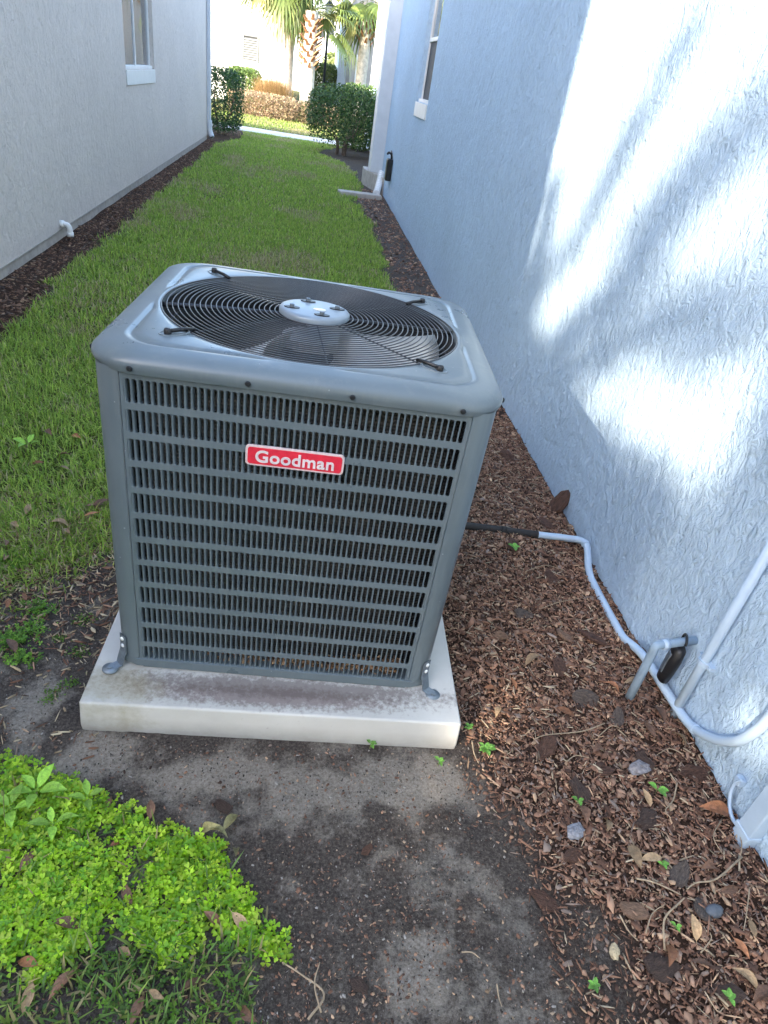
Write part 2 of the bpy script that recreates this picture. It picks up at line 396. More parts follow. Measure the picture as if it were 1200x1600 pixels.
def groundmat():
    m, n, p = newmat('ground'); co = coords(n)
    at = n.nodes.new('ShaderNodeAttribute'); at.attribute_name = 'col'
    sp = N(n, 'ShaderNodeSeparateColor'); n.links.new(at.outputs[0], sp.inputs[0])
    g1 = N(n, 'ShaderNodeTexNoise', Scale=130.0, Detail=6.0, Roughness=.8); n.links.new(co, g1.inputs['Vector'])
    g2 = N(n, 'ShaderNodeTexNoise', Scale=30.0, Detail=9.0, Roughness=.78); n.links.new(co, g2.inputs['Vector'])
    dark = ramp(n, g1.outputs[0], [(.30, (.020, .015, .012)), (.50, (.074, .059, .049)), (.64, (.145, .122, .103)), (.78, (.28, .245, .21))]).outputs[0]
    pale = ramp(n, g1.outputs[0], [(.28, (.06, .050, .042)), (.46, (.22, .187, .153)), (.7, (.37, .32, .265))]).outputs[0]
    sm = N(n, 'ShaderNodeMath', operation='MULTIPLY_ADD'); n.links.new(g2.outputs[0], sm.inputs[0]); sm.inputs[1].default_value = 1.5; n.links.new(sp.outputs[2], sm.inputs[2])
    sr = ramp(n, sm.outputs[0], [(.0, (0, 0, 0)), (1, (1, 1, 1))])
    mr = N(n, 'ShaderNodeMapRange'); n.links.new(sm.outputs[0], mr.inputs[0]); mr.inputs[1].default_value = .95; mr.inputs[2].default_value = 1.5
    soil = mixc(n, dark, pale, mr.outputs[0])
    mul = ramp(n, g1.outputs[0], [(.3, (.016, .009, .006)), (.55, (.05, .028, .018)), (.75, (.12, .065, .04))]).outputs[0]
    c = mixc(n, soil, mul, sp.outputs[1])
    th = ramp(n, g2.outputs[0], [(.3, (.035, .045, .012)), (.6, (.09, .10, .03)), (.8, (.16, .13, .06))]).outputs[0]
    c = mixc(n, c, th, sp.outputs[0])
    n.links.new(c, p.inputs['Base Color']); p.inputs['Roughness'].default_value = .95; p.inputs['Specular IOR Level'].default_value = .15
    b1 = bumpn(n, p, g1.outputs[0], .9, .006); bumpn(n, p, g2.outputs[0], .5, .012, b1)
    return m
gnd_o = link('ground', me, groundmat()); tag(gnd_o, 'bare dark sandy soil and turf between the two houses', kind='structure')
# path crossing behind the lawn
pm = MB()
pm.prism([(-14, 19.28), (14, 19.05), (14, 20.25), (-14, 20.48)], -.05, .02)
tag(pm.build('path', M['path'], bevel=.01), 'pale concrete walkway crossing beyond the lawn', kind='structure')
# ------------------------------------------------------------------ houses
def wall_x(X, thick, y0, y1, z0, z1, holes, sgn):
    """wall in the plane x=X, body on the side sgn; holes (ya,yb,za,zb) become real openings with reveals"""
    ys = sorted({y0, y1, *[h[0] for h in holes], *[h[1] for h in holes]})
    zs = sorted({z0, z1, *[h[2] for h in holes], *[h[3] for h in holes]})
    b = MB(); Xi = X+sgn*thick
    for a in range(len(ys)-1):
        for c in range(len(zs)-1):
            ya, yb, za, zb = ys[a], ys[a+1], zs[c], zs[c+1]
            if any(ya >= h[0]-1e-6 and yb <= h[1]+1e-6 and za >= h[2]-1e-6 and zb <= h[3]+1e-6 for h in holes): continue
            k = len(b.v); b.v += [(X, ya, za), (X, yb, za), (X, yb, zb), (X, ya, zb)]
            b.f.append((k, k+1, k+2, k+3) if sgn < 0 else (k+3, k+2, k+1, k))
    for ya, yb, za, zb in holes:
        k = len(b.v); b.v += [(X, ya, za), (X, yb, za), (X, yb, zb), (X, ya, zb), (Xi, ya, za), (Xi, yb, za), (Xi, yb, zb), (Xi, ya, zb)]
        for i in range(4): b.f.append((k+i, k+(i+1) % 4, k+4+(i+1) % 4, k+4+i))
        b.f.append((k+4, k+5, k+6, k+7))
    return b
def hip_roof(x0, x1, y0, y1, z, ov, rise):
    x0 -= ov; x1 += ov; y0 -= ov; y1 += ov; d = min(x1-x0, y1-y0)/2
    b = MB(); b.v = [(x0, y0, z), (x1, y0, z), (x1, y1, z), (x0, y1, z), (x0, y0, z+.14), (x1, y0, z+.14), (x1, y1, z+.14), (x0, y1, z+.14)]
    if (x1-x0) < (y1-y0): b.v += [((x0+x1)/2, y0+d, z+rise), ((x0+x1)/2, y1-d, z+rise)]; top = [(4, 5, 8), (5, 6, 9, 8), (6, 7, 9), (7, 4, 8, 9)]
    else: b.v += [(x0+d, (y0+y1)/2, z+rise), (x1-d, (y0+y1)/2, z+rise)]; top = [(4, 5, 9, 8), (5, 6, 9), (6, 7, 8, 9), (7, 4, 8)]
    b.f = [(3, 2, 1, 0), (0, 1, 5, 4), (1, 2, 6, 5), (2, 3, 7, 6), (3, 0, 4, 7)]+top
    return b
def window_x(parent, X, sgn, ya, yb, za, zb, mull=None, transom=None, panel=0, screen=False, framemat='trim'):
    """sash window set in an opening of a wall x=X (sgn points into the house)"""
    w = empty('window', (0, 0, 0), parent=parent)
    d = .05*sgn; t = .035; Xf = X+d
    def bar(name, a, b, c, e, x0=0, x1=.03, mat='trim', par=w):
        lo = (min(Xf+sgn*x0, Xf+sgn*x1), a, c); hi = (max(Xf+sgn*x0, Xf+sgn*x1), b, e)
        return MB().box(lo, hi).build(name, M[mat], par, bevel=.003)
    bar('frame', ya+.001, ya+t, za, zb, mat=framemat); bar('frame', yb-t, yb-.001, za, zb, mat=framemat)
    bar('frame', ya+t, yb-t, zb-t, zb-.001, mat=framemat); bar('sill', ya+t, yb-t, za+.001, za+t, -.03, .03, mat=framemat)
    ymid = [ya+t]+([mull] if mull else [])+[yb-t]; zmid = [za+t]+([transom] if transom else [])+[zb-t]
    if mull: bar('mullion', mull-.015, mull+.015, za+t, zb-t, .004, .026, framemat)
    if transom: bar('meeting_rail', ya+t, yb-t, transom-.02, transom+.02, .002, .028, framemat)
    for i in range(len(ymid)-1):
        for j in range(len(zmid)-1):
            bar('pane', ymid[i]+.001, ymid[i+1]-.001, zmid[j]+.001, zmid[j+1]-.001, .018, .024, 'dark_screen' if (screen and j == 0) else 'glass')
    if panel:
        bar('sill_panel', ya+.0, yb-.0, za-panel, za-.002, -.062*1, -.05, framemat)
    return w
# left house: two-storey block near, low wing at the far end
LH = empty('house', (-6, 6, 0))
def at_root(o, root):
    o.matrix_parent_inverse = root.matrix_world.inverted() if False else Matrix.Translation(-Vector(root.location)); return o
lw = (9.06, 10.68, 1.24, 3.0)
LY0, LYM, LY1 = .156, 11.2, 16.05
at_root(wall_x(-AW, .12, LY0, LYM, .085, 4.7, [lw], -1).build('wall', M['stucco_l'], LH), LH)
b = MB(); X0 = -AW-9
for q in ([(X0, LY0), (-AW, LY0)], [(X0, LYM), (X0, LY0)]):
    (ax, ay), (bx_, by) = q; k = len(b.v); b.v += [(ax, ay, .05), (bx_, by, .05), (bx_, by, 4.7), (ax, ay, 4.7)]; b.f.append((k, k+1, k+2, k+3))
k = len(b.v); b.v += [(-AW, LYM, 3.0), (X0, LYM, 3.0), (X0, LYM, 4.7), (-AW, LYM, 4.7)]; b.f.append((k, k+1, k+2, k+3))
at_root(b.build('side_wall', M['stucco_l'], LH), LH)
at_root(MB().box((X0, LYM, .085), (-AW-.0005, LY1, 3.1)).build('wing_wall', M['stucco_l'], LH), LH)
at_root(MB().box((X0+.2, LY0+.02, -.1), (-AW-.012, LY1-.02, .085)).build('foundation', M['concrete'], LH), LH)
at_root(MB().box((X0, LY0+.003, .078), (-AW+.003, LY1, .0845)).build('drip_edge', M['concrete'], LH), LH)
at_root(hip_roof(X0, -AW, LY0, LYM, 4.7, .3, 1.5).build('roof', M['roof'], LH), LH)
at_root(MB().box((X0-.1, LYM+.31, 3.1), (-AW+.06, LY1+.06, 3.2)).build('wing_roof', M['roof'], LH, bevel=.01), LH)
at_root(window_x(LH, -AW, -1, *lw, mull=9.85, transom=2.25, panel=.15), LH)
ds = MB(); ds.box((-AW-.0, LY1-.12, .32), (-AW+.075, LY1-.02, 3.1))
dso = at_root(ds.build('downspout', M['trim_grey'], LH, bevel=.012), LH)
el = MB(); k = 0
el.tube(catmull([(-AW+.04, LY1-.07, .36), (-AW+.045, LY1-.07, .2), (-AW+.07, LY1-.08, .12), (-AW+.10, LY1-.1, .06)], 4), .056, 8)
el.build('elbow', M['trim_grey'], dso, smooth=True)
pb = onx(95, 358, -AW)
dr = MB(); dr.tube(catmull([(-AW-.03, pb.y, .13), (-AW+.05, pb.y, .13), (-AW+.075, pb.y, .10), (-AW+.075, pb.y, .05)], 5), .022, 12)
dr.tube([(-AW-.001, pb.y, .13), (-AW+.03, pb.y, .13)], .032, 12); dr.tube([(-AW+.075, pb.y, .07), (-AW+.075, pb.y, .035)], .028, 12)
at_root(dr.build('drain_elbow', M['trim'], LH, smooth=True), LH)
tag(LH, 'house with pale warm grey stucco and a two pane window above the lawn', 'house')
# right house
RH = empty('house', (5, 6, 0))
rw = (8.42, 9.36, 1.40, 3.1)
RY0, RY1 = -2.5, 12.3
at_root(wall_x(BW, .12, RY0, RY1, -.03, 4.7, [rw], 1).build('wall', M['stucco_r'], RH), RH)
b = MB(); X1 = BW+9
for q in ([(X1, RY1+.3), (BW, RY1+.3)], [(BW, RY0), (X1, RY0)]):
    (ax, ay), (bx_, by) = q; b = MB(); b.v = [(ax, ay, 0), (bx_, by, 0), (bx_, by, 4.7), (ax, ay, 4.7)]; b.f = [(0, 1, 2, 3)]
    at_root(b.build('side_wall', M['stucco_r'], RH), RH)
at_root(hip_roof(BW, X1, RY0, RY1+.3, 4.7, .3, 1.5).build('roof', M['roof'], RH), RH)
at_root(window_x(RH, BW, 1, *rw, transom=2.02, panel=.15, screen=True), RH)
at_root(MB().box((1.09, 12.3, .25), (1.55, 12.75, 4.69)).build('pillar', M['trim_grey'], RH, bevel=.01), RH)
at_root(MB().prism([(1.02, 12.6), (1.27, 11.75), (1.293, 11.75), (1.6, 13.0), (1.02, 13.0)], -.05, .25).build('pillar_base', M['concrete'], RH, bevel=.01), RH)
# set-back rear wing that carries on past the pillar
at_root(MB().box((1.62, 12.9, 0), (X1, 20.5, 3.4)).build('rear_wing', M['stucco_r'], RH), RH)
at_root(MB().box((1.5, 12.9, 3.4), (X1, 20.7, 3.55)).build('wing_roof', M['roof'], RH), RH)
at_root(MB().box((1.54, 20.30, .02), (1.615, 20.40, 3.4)).build('downspout', M['trim'], RH, bevel=.01), RH)
wv = empty('window', (0, 0, 0), parent=RH); at_root(wv, RH)
MB().box((1.60, 16.2, 2.3), (1.63, 18.6, 3.3)).build('pane', M['glass'], wv); MB().box((1.585, 16.1, 2.15), (1.615, 18.7, 2.3)).build('sill', M['trim'], wv, bevel=.004)
# corrugated white drain hose at the corner
P = catmull([(1.25, 11.95, .30), (1.22, 11.8, .16), (1.18, 11.6, .05), (1.16, 11.5, .045)], 12)
b = MB(); b.tube(P, [.055 if i % 2 else .046 for i in range(len(P))], 12)
at_root(b.build('drain_hose', M['trim'], RH, smooth=False), RH)
tag(RH, 'house with pale bluish stucco lit by a patch of dappled sunlight', 'house')
# dark garden spigot holder on the right wall
hb = onx(612, 263, BW)
r_ = empty('hose_bib', (BW, hb.y, hb.z))
MB().box((-.085, -.085, -.17), (0, .085, .12)).build('cover', M['dark_metal'], r_, bevel=.012)
b = MB(); b.tube(catmull([(-.02, 0, .12), (-.03, .01, .18), (-.07, .02, .20), (-.09, .02, .17)], 5), .016, 8); b.build('spout', M['dark_metal'], r_, smooth=True)
b = MB(); b.tube([(-.03, -.05, .19), (-.03, .06, .22)], .012, 8); b.build('handle', M['dark_metal'], r_, smooth=True)
tag(r_, 'dark metal spigot box on the bluish wall near the pillar', 'spigot')
sb = gnd(565, 308)
b = MB(); b.box((-.42, -.10, -.02), (.25, .10, .045)); b.v = [(x, y, z+(.02 if z > 0 and abs(y) > .05 else 0)) for x, y, z in b.v]
o = b.build('splash_block', M['concrete'], bevel=.012); o.location = (sb.x+.05, sb.y, 0); o.rotation_euler = (0, 0, math.radians(9))
tag(o, 'grey concrete splash block below the corrugated drain hose', 'splash block')
# ------------------------------------------------------------------ concrete pad
pc = pad2w(PADW/2, PADW/2)
b = MB(); hw = PADW/2
for (e, z) in ((.004, -.03), (0, .02), (.004, PADH)):
    b.v += [(-hw+e, -hw+e, z), (hw-e, -hw+e, z), (hw-e, hw-e, z), (-hw+e, hw-e, z)]
for i in range(2):
    for k in range(4): b.f.append((i*4+k, i*4+(k+1) % 4, i*4+4+(k+1) % 4, i*4+4+k))
b.f += [(3, 2, 1, 0), (8, 9, 10, 11)]
pad = b.build('equipment_pad', M['pad'], bevel=.007, seg=2); pad.location = (pc.x, pc.y, 0); pad.rotation_euler = (0, 0, PADR)
tag(pad, 'square off-white stained slab under the grey condenser unit', 'pad')
# ------------------------------------------------------------------ condenser unit
uc = Vector((.045, 1.676, 0)); ACR, ACS = -.066, .92
AC = empty('air_conditioner', (uc.x, uc.y, PADH), ACR); AC.scale = (1.035, ACS, 1); AC.rotation_euler = (0, .006, ACR)
tag(AC, 'square grey outdoor air conditioner with louvered sides and a round fan grille', 'air conditioner')
HB, HL = .418, .434                          # half widths: body and lid
ZT = .874                                    # underside of lid skirt
def rsq(th, half, r):
    """point of a rounded square in direction th"""
    dx, dy = math.cos(th), math.sin(th); lo, hi = 0, half*1.5
    for _ in range(40):
        s = (lo+hi)/2; qx = abs(dx*s)-(half-r); qy = abs(dy*s)-(half-r)
        d = math.hypot(max(qx, 0), max(qy, 0))+min(max(qx, qy), 0)-r
        if d > 0: hi = s
        else: lo = s
    return dx*lo, dy*lo
# lid: pressed rounded-square cover with rolled edge, raised corner panels and a round opening
NL = 160; RO = .362
b = MB(); loops = []
prof = [(.004, 0, .105), (.001, .012, .105), (0, .024, .105), (.003, .034, .104), (.010, .044, .102), (.020, .051, .098), (.034, .0558, .09), (.056, .0592, .08), (.064, .0596, .078), (.067, .0555, .076), (.0715, .0555, .074), (.0755, .060, .072)]
for inset, z, r in prof:
    loops.append([(*rsq(2*math.pi*k/NL, HL-inset, max(r, .02)), ZT+z*.78) for k in range(NL)])
for k2 in range(1, 6):                         # blend to the circle
    t = k2/5; L = []
    for k in range(NL):
        th = 2*math.pi*k/NL; px, py = rsq(th, HL-.0755, .072); cx, cy = RO*math.cos(th), RO*math.sin(th)
        if math.hypot(px, py) < RO+.012: px, py = (RO+.012)*math.cos(th), (RO+.012)*math.sin(th)
        L.append((px*(1-t)+cx*t, py*(1-t)+cy*t, ZT+.0468+(.0015*math.sin(t*math.pi))))
    loops.append(L)
# keep the pressed groove outside the opening
for L in loops[8:12]:
    for k in range(NL):
        th = 2*math.pi*k/NL; x, y, z = L[k]
        if math.hypot(x, y) < RO+.014: L[k] = ((RO+.014)*math.cos(th), (RO+.014)*math.sin(th), ZT+.0468)
loops.append([(.359*math.cos(2*math.pi*k/NL), .359*math.sin(2*math.pi*k/NL), ZT+.044) for k in range(NL)])
loops.append([(.357*math.cos(2*math.pi*k/NL), .357*math.sin(2*math.pi*k/NL), ZT+.01) for k in range(NL)])
for L in loops: b.v += L
for i in range(len(loops)-1):
    for k in range(NL): b.f.append((i*NL+k, i*NL+(k+1) % NL, (i+1)*NL+(k+1) % NL, (i+1)*NL+k))
lid = b.build('lid', M['ac'], AC, smooth=True)
# screws along the skirt
scr = MB().lathe([(.0, .004), (.0045, .0038), (.006, .002), (.0062, 0)], 10).mesh('screw'); scr.materials.append(M['dark_metal'])
scrw = MB().lathe([(.0105, 0), (.0105, .0015), (.0, .0016)], 12).mesh('washer'); scrw.materials.append(M['galv'])
for side in range(4):
    for u in (-.335, -.105, .105, .335):
        o = link('screw', scr, None, lid)
        c, s = math.cos(side*math.pi/2), math.sin(side*math.pi/2)
        x, y = u, -HL-.0003
        o.location = (c*x-s*y, s*x+c*y, ZT+.013); o.rotation_euler = (math.pi/2, 0, side*math.pi/2)
# corner posts
ARC = 10
def corner_profile(r=.052, half=HB, flat=.0045):
    pts = [(half-r-flat, -half)]
    for k in range(ARC+1):
        a = -math.pi/2+k/ARC*math.pi/2; pts.append((half-r+r*math.cos(a), -half+r+r*math.sin(a)))
    pts.append((half, -half+r+flat)); return pts
cpts = corner_profile()
def post_mesh():
    b = MB(); z0, z1 = .03, ZT+.006; n_ = len(cpts)
    inner = [(x*.985, y*.985) for x, y in cpts]
    for pts in (cpts, inner):
        for z in (z0, z1): b.v += [(x, y, z) for x, y in pts]
    for k in range(n_-1):
        b.f.append((k, k+1, n_+k+1, n_+k)); b.f.append((2*n_+k+1, 2*n_+k, 3*n_+k, 3*n_+k+1))
    for k in (0, n_-1): b.f.append((k, n_+k, 3*n_+k, 2*n_+k) if k else (2*n_+k, 3*n_+k, n_+k, k))
    return b.mesh('corner_post')
pmesh = post_mesh(); pmesh.materials.append(M['ac']); pmesh.polygons.foreach_set('use_smooth', [True]*len(pmesh.polygons))
for i in range(4):
    o = link('corner_post', pmesh, None, AC); o.rotation_euler = (0, 0, i*math.pi/2)
# louvered panels
PHW = HB-.052-.0045-.0008                       # half width of the panel
NS = 53; PITCH = 2*(PHW-.008)/NS
RP = (ZT-.010-.066)/11.32
ROWS = []; z = ZT-.012
for i in range(12):
    hgt = RP*.765 if i < 11 else RP*.37+RP*.765
    if i == 0: z -= .004
    ROWS.append((z-hgt, z)); z -= hgt+RP*.235
def slat_mesh(hgt):
    """pressed louver fin: face rib that curls inward, flared where it joins the bands"""
    prof = lambda e: [(-.0013-e, 0), (.0012+e, 0), (.0026, -.0020), (.0038, -.0060), (.0046, -.0130)]
    b = MB(); zs = [(0, .0032), (.0012, .0014), (.0040, 0), (hgt-.0040, 0), (hgt-.0012, .0014), (hgt, .0032)]
    for zz, e in zs: b.v += [(x if i < 2 else max(x, .0012+e+.0005*i), -y, zz) for i, (x, y) in enumerate(prof(e))]
    for i in range(len(zs)-1):
        for k in range(4): b.f.append((i*5+k, i*5+k+1, (i+1)*5+k+1, (i+1)*5+k))
    return b
def slat_x(k): return -PHW+.012+PITCH*(k+.5)-PITCH*.5+.0
def panel_frame():
    b = MB(); t = .0025; y0, y1 = -HB+.001, -HB+.001+t
    zb, zt = .034, ZT+.004
    b.box((-PHW, y0, zb), (-PHW+.008-.0015, y1, zt)); b.box((PHW-.008+.0015, y0, zb), (PHW, y1, zt))
    edges = [zt]+[v for lo, hi in ROWS for v in (hi, lo)]+[zb]
    for i in range(0, len(edges), 2): b.box((-PHW+.0065, y0, edges[i+1]), (PHW-.0065, y1, edges[i]))
    return b
slat_a = slat_mesh(ROWS[0][1]-ROWS[0][0]).mesh('slat'); slat_a.materials.append(M['ac']); slat_a.polygons.foreach_set('use_smooth', [True]*len(slat_a.polygons))
for side in range(4):
    pn = panel_frame().build('louver_panel', M['ac'], AC); pn.rotation_euler = (0, 0, side*math.pi/2)
    count = 0; rest = MB()
    for ri, (lo, hi) in enumerate(ROWS):
        for k in range(NS+1):
            x = -PHW+.008+PITCH*k; x = min(max(x, -PHW+.0085), PHW-.0085)
            if side == 0 and count < 300:
                o = link('slat', slat_a, None, pn); o.location = (x, -HB+.0012, lo); count += 1
            else:
                sm = slat_mesh(hi-lo); kk = len(rest.v)
                rest.v += [(vx+x, vy-HB+.0012, vz+lo) for vx, vy, vz in sm.v]; rest.f += [tuple(i+kk for i in f) for f in sm.f]
    o = rest.build('slat_rows', M['ac'], pn, smooth=True); o['kind'] = 'stuff'
# bottom lip of the base pan
b = MB(); n_ = 96
for inset, z in ((.004, .008), (-.003, .010), (-.003, .034), (.004, .036)):
    b.v += [(*rsq(2*math.pi*k/n_, HB-inset, .052), z) for k in range(n_)]
for i in range(3):
    for k in range(n_): b.f.append((i*n_+k, i*n_+(k+1) % n_, (i+1)*n_+(k+1) % n_, (i+1)*n_+k))
b.f.append(tuple(range(n_-1, -1, -1))); b.f.append(tuple(range(3*n_, 4*n_)))
bp = b.build('base_pan', M['ac'], AC)
for sx_ in (-1, 1):
    for sy_ in (-1, 1):
        MB().box((sx_*.33-.03, sy_*.33-.03, 0), (sx_*.33+.03, sy_*.33+.03, .009)).build('foot', M['black'], bp)
# condenser coil wrapped inside the panels
b = MB(); ci = HB-.045
for z in (.036, ZT-.01):
    b.v += [(*rsq(2*math.pi*k/n_, ci, .05), z) for k in range(n_)]
    b.v += [(*rsq(2*math.pi*k/n_, ci-.03, .03), z) for k in range(n_)]
for k in range(n_):
    k1 = (k+1) % n_
    b.f += [(k, k1, 2*n_+k1, 2*n_+k), (n_+k1, n_+k, 3*n_+k, 3*n_+k1), (2*n_+k, 2*n_+k1, 3*n_+k1, 3*n_+k)]
def coilmat():
    m, n, p = newmat('coil_fins'); co = coords(n)
    w = N(n, 'ShaderNodeTexWave', Scale=34.0, Distortion=.3); w.wave_type = 'BANDS'; w.bands_direction = 'Z'; n.links.new(co, w.inputs['Vector'])
    t = N(n, 'ShaderNodeTexNoise', Scale=14.0, Detail=6.0); n.links.new(co, t.inputs['Vector'])
    r = ramp(n, t.outputs[0], [(.3, (.018, .019, .02)), (.7, (.05, .047, .043))])
    r2 = ramp(n, w.outputs[0], [(.3, (.5, .5, .5)), (.6, (1, 1, 1))])
    n.links.new(mixc(n, r.outputs[0], r2.outputs[0], 1.0, 'MULTIPLY'), p.inputs['Base Color']); p.inputs['Roughness'].default_value = .6
    bumpn(n, p, w.outputs[0], .4, .004); return m
b.build('coil', coilmat(), AC)
# fan grille
GZ0 = ZT+.047
def dome(r): return GZ0+.006*(1-(r/.35)**2)
gr = empty('fan_grille', (0, 0, 0), parent=AC)
NR = 23
for i in range(NR):
    r = .084+(.361-.084)*i/(NR-1); b = MB(); ns = 96; nw = 6; wr = .00155 if i < NR-1 else .0024
    for k in range(ns):
        th = 2*math.pi*k/ns
        for j in range(nw):
            ph = 2*math.pi*j/nw; rr = r+wr*math.cos(ph); b.v.append((rr*math.cos(th), rr*math.sin(th), dome(r)+wr*math.sin(ph)))
    for k in range(ns):
        for j in range(nw): b.f.append((k*nw+j, ((k+1) % ns)*nw+j, ((k+1) % ns)*nw+(j+1) % nw, k*nw+(j+1) % nw))
    b.build('ring', M['steel_wire'], gr, smooth=True)
ROT0 = math.radians(8)
for i in range(8):
    th = ROT0+i*math.pi/4; heavy = i in (0, 4); diag = i % 2 == 1
    th2 = (math.pi/4+(i//2)*math.pi/2) if diag else th
    wr = .0066 if heavy else .0019
    off = .004 if not heavy else .0085
    rr = np.linspace(.06, .363 if not diag else .37, 12)
    b = MB(); b.tube([(r*math.cos(th2), r*math.sin(th2), dome(r)-off) for r in rr], wr, 8); b.build('spoke', M['dark_metal'] if heavy else M['steel_wire'], gr, smooth=True)
    if diag:                                   # clip that holds the grille down
        c, s = math.cos(th2), math.sin(th2)
        cl = MB(); cl.tube([(c*.345, s*.345, GZ0+.003), (c*.37, s*.37, GZ0+.0065), (c*.412, s*.412, GZ0+.0065)], .0046, 10)
        cl = cl.build('clip', M['dark_metal'], gr, smooth=True)
        MB().lathe([(.0, .007), (.006, .006), (.008, .003), (.008, -.007)], 12, (c*.412, s*.412, GZ0+.007)).build('bolt', M['dark_metal'], cl, smooth=True)
        # oval boss pressed into the lid round the clip
        e = MB(); P = []
        for k in range(33):
            a = k/32*2*math.pi; lx, ly = 0.396+.034*math.cos(a), .019*math.sin(a)
            P.append((c*lx-s*ly, s*lx+c*ly, GZ0+.0005))
        e.tube(P, .0028, 6, False); e.build('boss', M['ac'], lid, smooth=True)
b = MB(); b.lathe([(.0, .0205), (.074, .0203), (.083, .0185), (.087, .014), (.087, .004)], 48, (0, 0, GZ0)); pl = b.build('motor_plate', M['plate'], gr, smooth=True)
for k in range(4):
    a = math.radians(20)+k*math.pi/2; c, s = math.cos(a), math.sin(a)
    b = MB(); b.prism([(c*.058+q*math.cos(w_)*.019-0*s, s*.058+.010*math.sin(w_)) for q, w_ in [(1, 2*math.pi*j/12) for j in range(12)]], GZ0+.0195, GZ0+.0225)
    b.build('slot', M['black'], pl); b = MB(); b.lathe([(.0, .030), (.0055, .029), (.006, .021)], 6, (c*.058, s*.058, GZ0)); b.build('nut', M['galv'], pl)
b = MB(); b.prism([(.012+.016*math.cos(j*math.pi/5), -.010+.009*math.sin(j*math.pi/5)) for j in range(10)], GZ0+.0205, GZ0+.0222); b.build('sticker', M['trim'], pl)
# fan, motor, shroud
fan = empty('fan', (0, 0, 0), parent=AC)
FZ = ZT-.012
MB().lathe([(.0, .07), (.07, .07), (.078, .06), (.078, -.05), (.0, -.06)], 32, (0, 0, FZ-.09)).build('motor', M['dark_metal'], fan, smooth=True)
MB().lathe([(.0, .012), (.075, .012), (.075, -.012), (.0, -.012)], 32, (0, 0, FZ-.005)).build('hub', M['alu'], fan)
for k in range(3):
    a0 = math.radians(200)+k*2*math.pi/3; b = MB(); na, nr_ = 10, 6
    for i in range(nr_+1):
        r = .07+(.325-.07)*i/nr_
        for j in range(na+1):
            t = j/na-.5; wd = math.radians(62+18*(i/nr_)); th = a0+t*wd+.25*(i/nr_)
            b.v.append((r*math.cos(th), r*math.sin(th), FZ-.02+t*.10-.012*math.cos(t*3)))
    for i in range(nr_):
        for j in range(na): q = i*(na+1)+j; b.f.append((q, q+1, q+na+2, q+na+1))
    o = b.build('blade', M['alu'], fan, smooth=True); sd = o.modifiers.new('s', 'SOLIDIFY'); sd.thickness = .003
b = MB(); b.lathe([(.3565, ZT+.036), (.350, ZT-.02), (.345, ZT-.16), (.36, ZT-.2)], 64); b.build('shroud', M['shroud'], AC, smooth=True)
# corner tie-down brackets
def bracket(i):
    a = math.pi/4+i*math.pi/2
    br = empty('bracket', (0, 0, 0), a, parent=AC)
    R0 = HB*math.sqrt(2)-.052*(math.sqrt(2)-1)+.0015
    b = MB(); w = .013; t = .003
    b.box((R0, -w, .012), (R0+t, w, .105)); b.box((R0, -w, .0), (R0+.012, w, .012))
    b.v = [(x+(.012*(1-z/.105) if z > .05 else .012), y, z) for x, y, z in b.v]
    bb = MB(); prof2 = [(R0, .105), (R0+.001, .055), (R0+.012, .02), (R0+.016, .005), (R0+.045, .004)]
    for x, z in prof2: bb.v += [(x, -w, z), (x, w, z), (x+.003, w, z+.002), (x+.003, -w, z+.002)]
    for k in range(len(prof2)-1):
        for j in range(4): bb.f.append((k*4+j, k*4+(j+1) % 4, k*4+4+(j+1) % 4, k*4+4+j))
    bb.f += [(0, 1, 2, 3), (19, 18, 17, 16)]
    bb.build('strap', M['galv'], br)
    MB().lathe([(.0, .006), (.02, .0055), (.021, .0)], 16, (R0+.045, 0, .0005)).build('foot_plate', M['galv'], br, smooth=True)
    for z in (.093, .068):
        s_ = MB().lathe([(.0, .005), (.0055, .004), (.006, 0)], 8); s_.xf(Matrix.Translation((R0+.003, 0, z)) @ Matrix.Rotation(math.pi/2, 4, 'Y')); s_.build('bolt', M['trim'], br, smooth=True)
    MB().lathe([(.0, .012), (.006, .011), (.007, .005)], 8, (R0+.047, 0, 0)).build('bolt', M['galv'], br)
for i in range(4): bracket(i)
# badge
c_, s_ = math.cos(ACR), math.sin(ACR)
def on_front(u, v):
    d = ray(u, v); nrm = Vector((s_, -c_, 0)); p0 = Vector((uc.x, uc.y, PADH))+nrm*HB*ACS; o0 = Vector((0, 0, CAM_H))
    q = o0+d*((p0-o0).dot(nrm)/d.dot(nrm))-Vector((uc.x, uc.y, PADH)); return (c_*q.x+s_*q.y, q.z)
ca = [on_front(*q) for q in ((383, 693), (533, 709), (531, 741), (384, 724))]
bx0, bx1 = (ca[0][0]+ca[3][0])/2, (ca[1][0]+ca[2][0])/2; bz1, bz0 = (ca[0][1]+ca[1][1])/2, (ca[2][1]+ca[3][1])/2
print('BADGE', bx0, bx1, bz0, bz1)
bw, bh = (bx1-bx0)/2, (bz1-bz0)/2
def rrect(hw, hh, r, n=6):
    P = []
    for cx, cy, a in ((hw-r, hh-r, 0), (-hw+r, hh-r, 90), (-hw+r, -hh+r, 180), (hw-r, -hh+r, 270)):
        for k in range(n+1):
            t = math.radians(a+90*k/n); P.append((cx+r*math.cos(t), cy+r*math.sin(t)))
    return P
bd = empty('badge', ((bx0+bx1)/2, -HB-.001, (bz0+bz1)/2), parent=AC); bd.rotation_euler = (math.pi/2, 0, 0)
b = MB(); b.prism(rrect(bw, bh, bh*.36), -.001, .004); rim = b.build('rim', M['badge_edge'], bd, bevel=.001)
b = MB(); b.prism(rrect(bw-.0048, bh-.0048, bh*.26), .0042, .0052); b.build('plate', M['red'], bd)
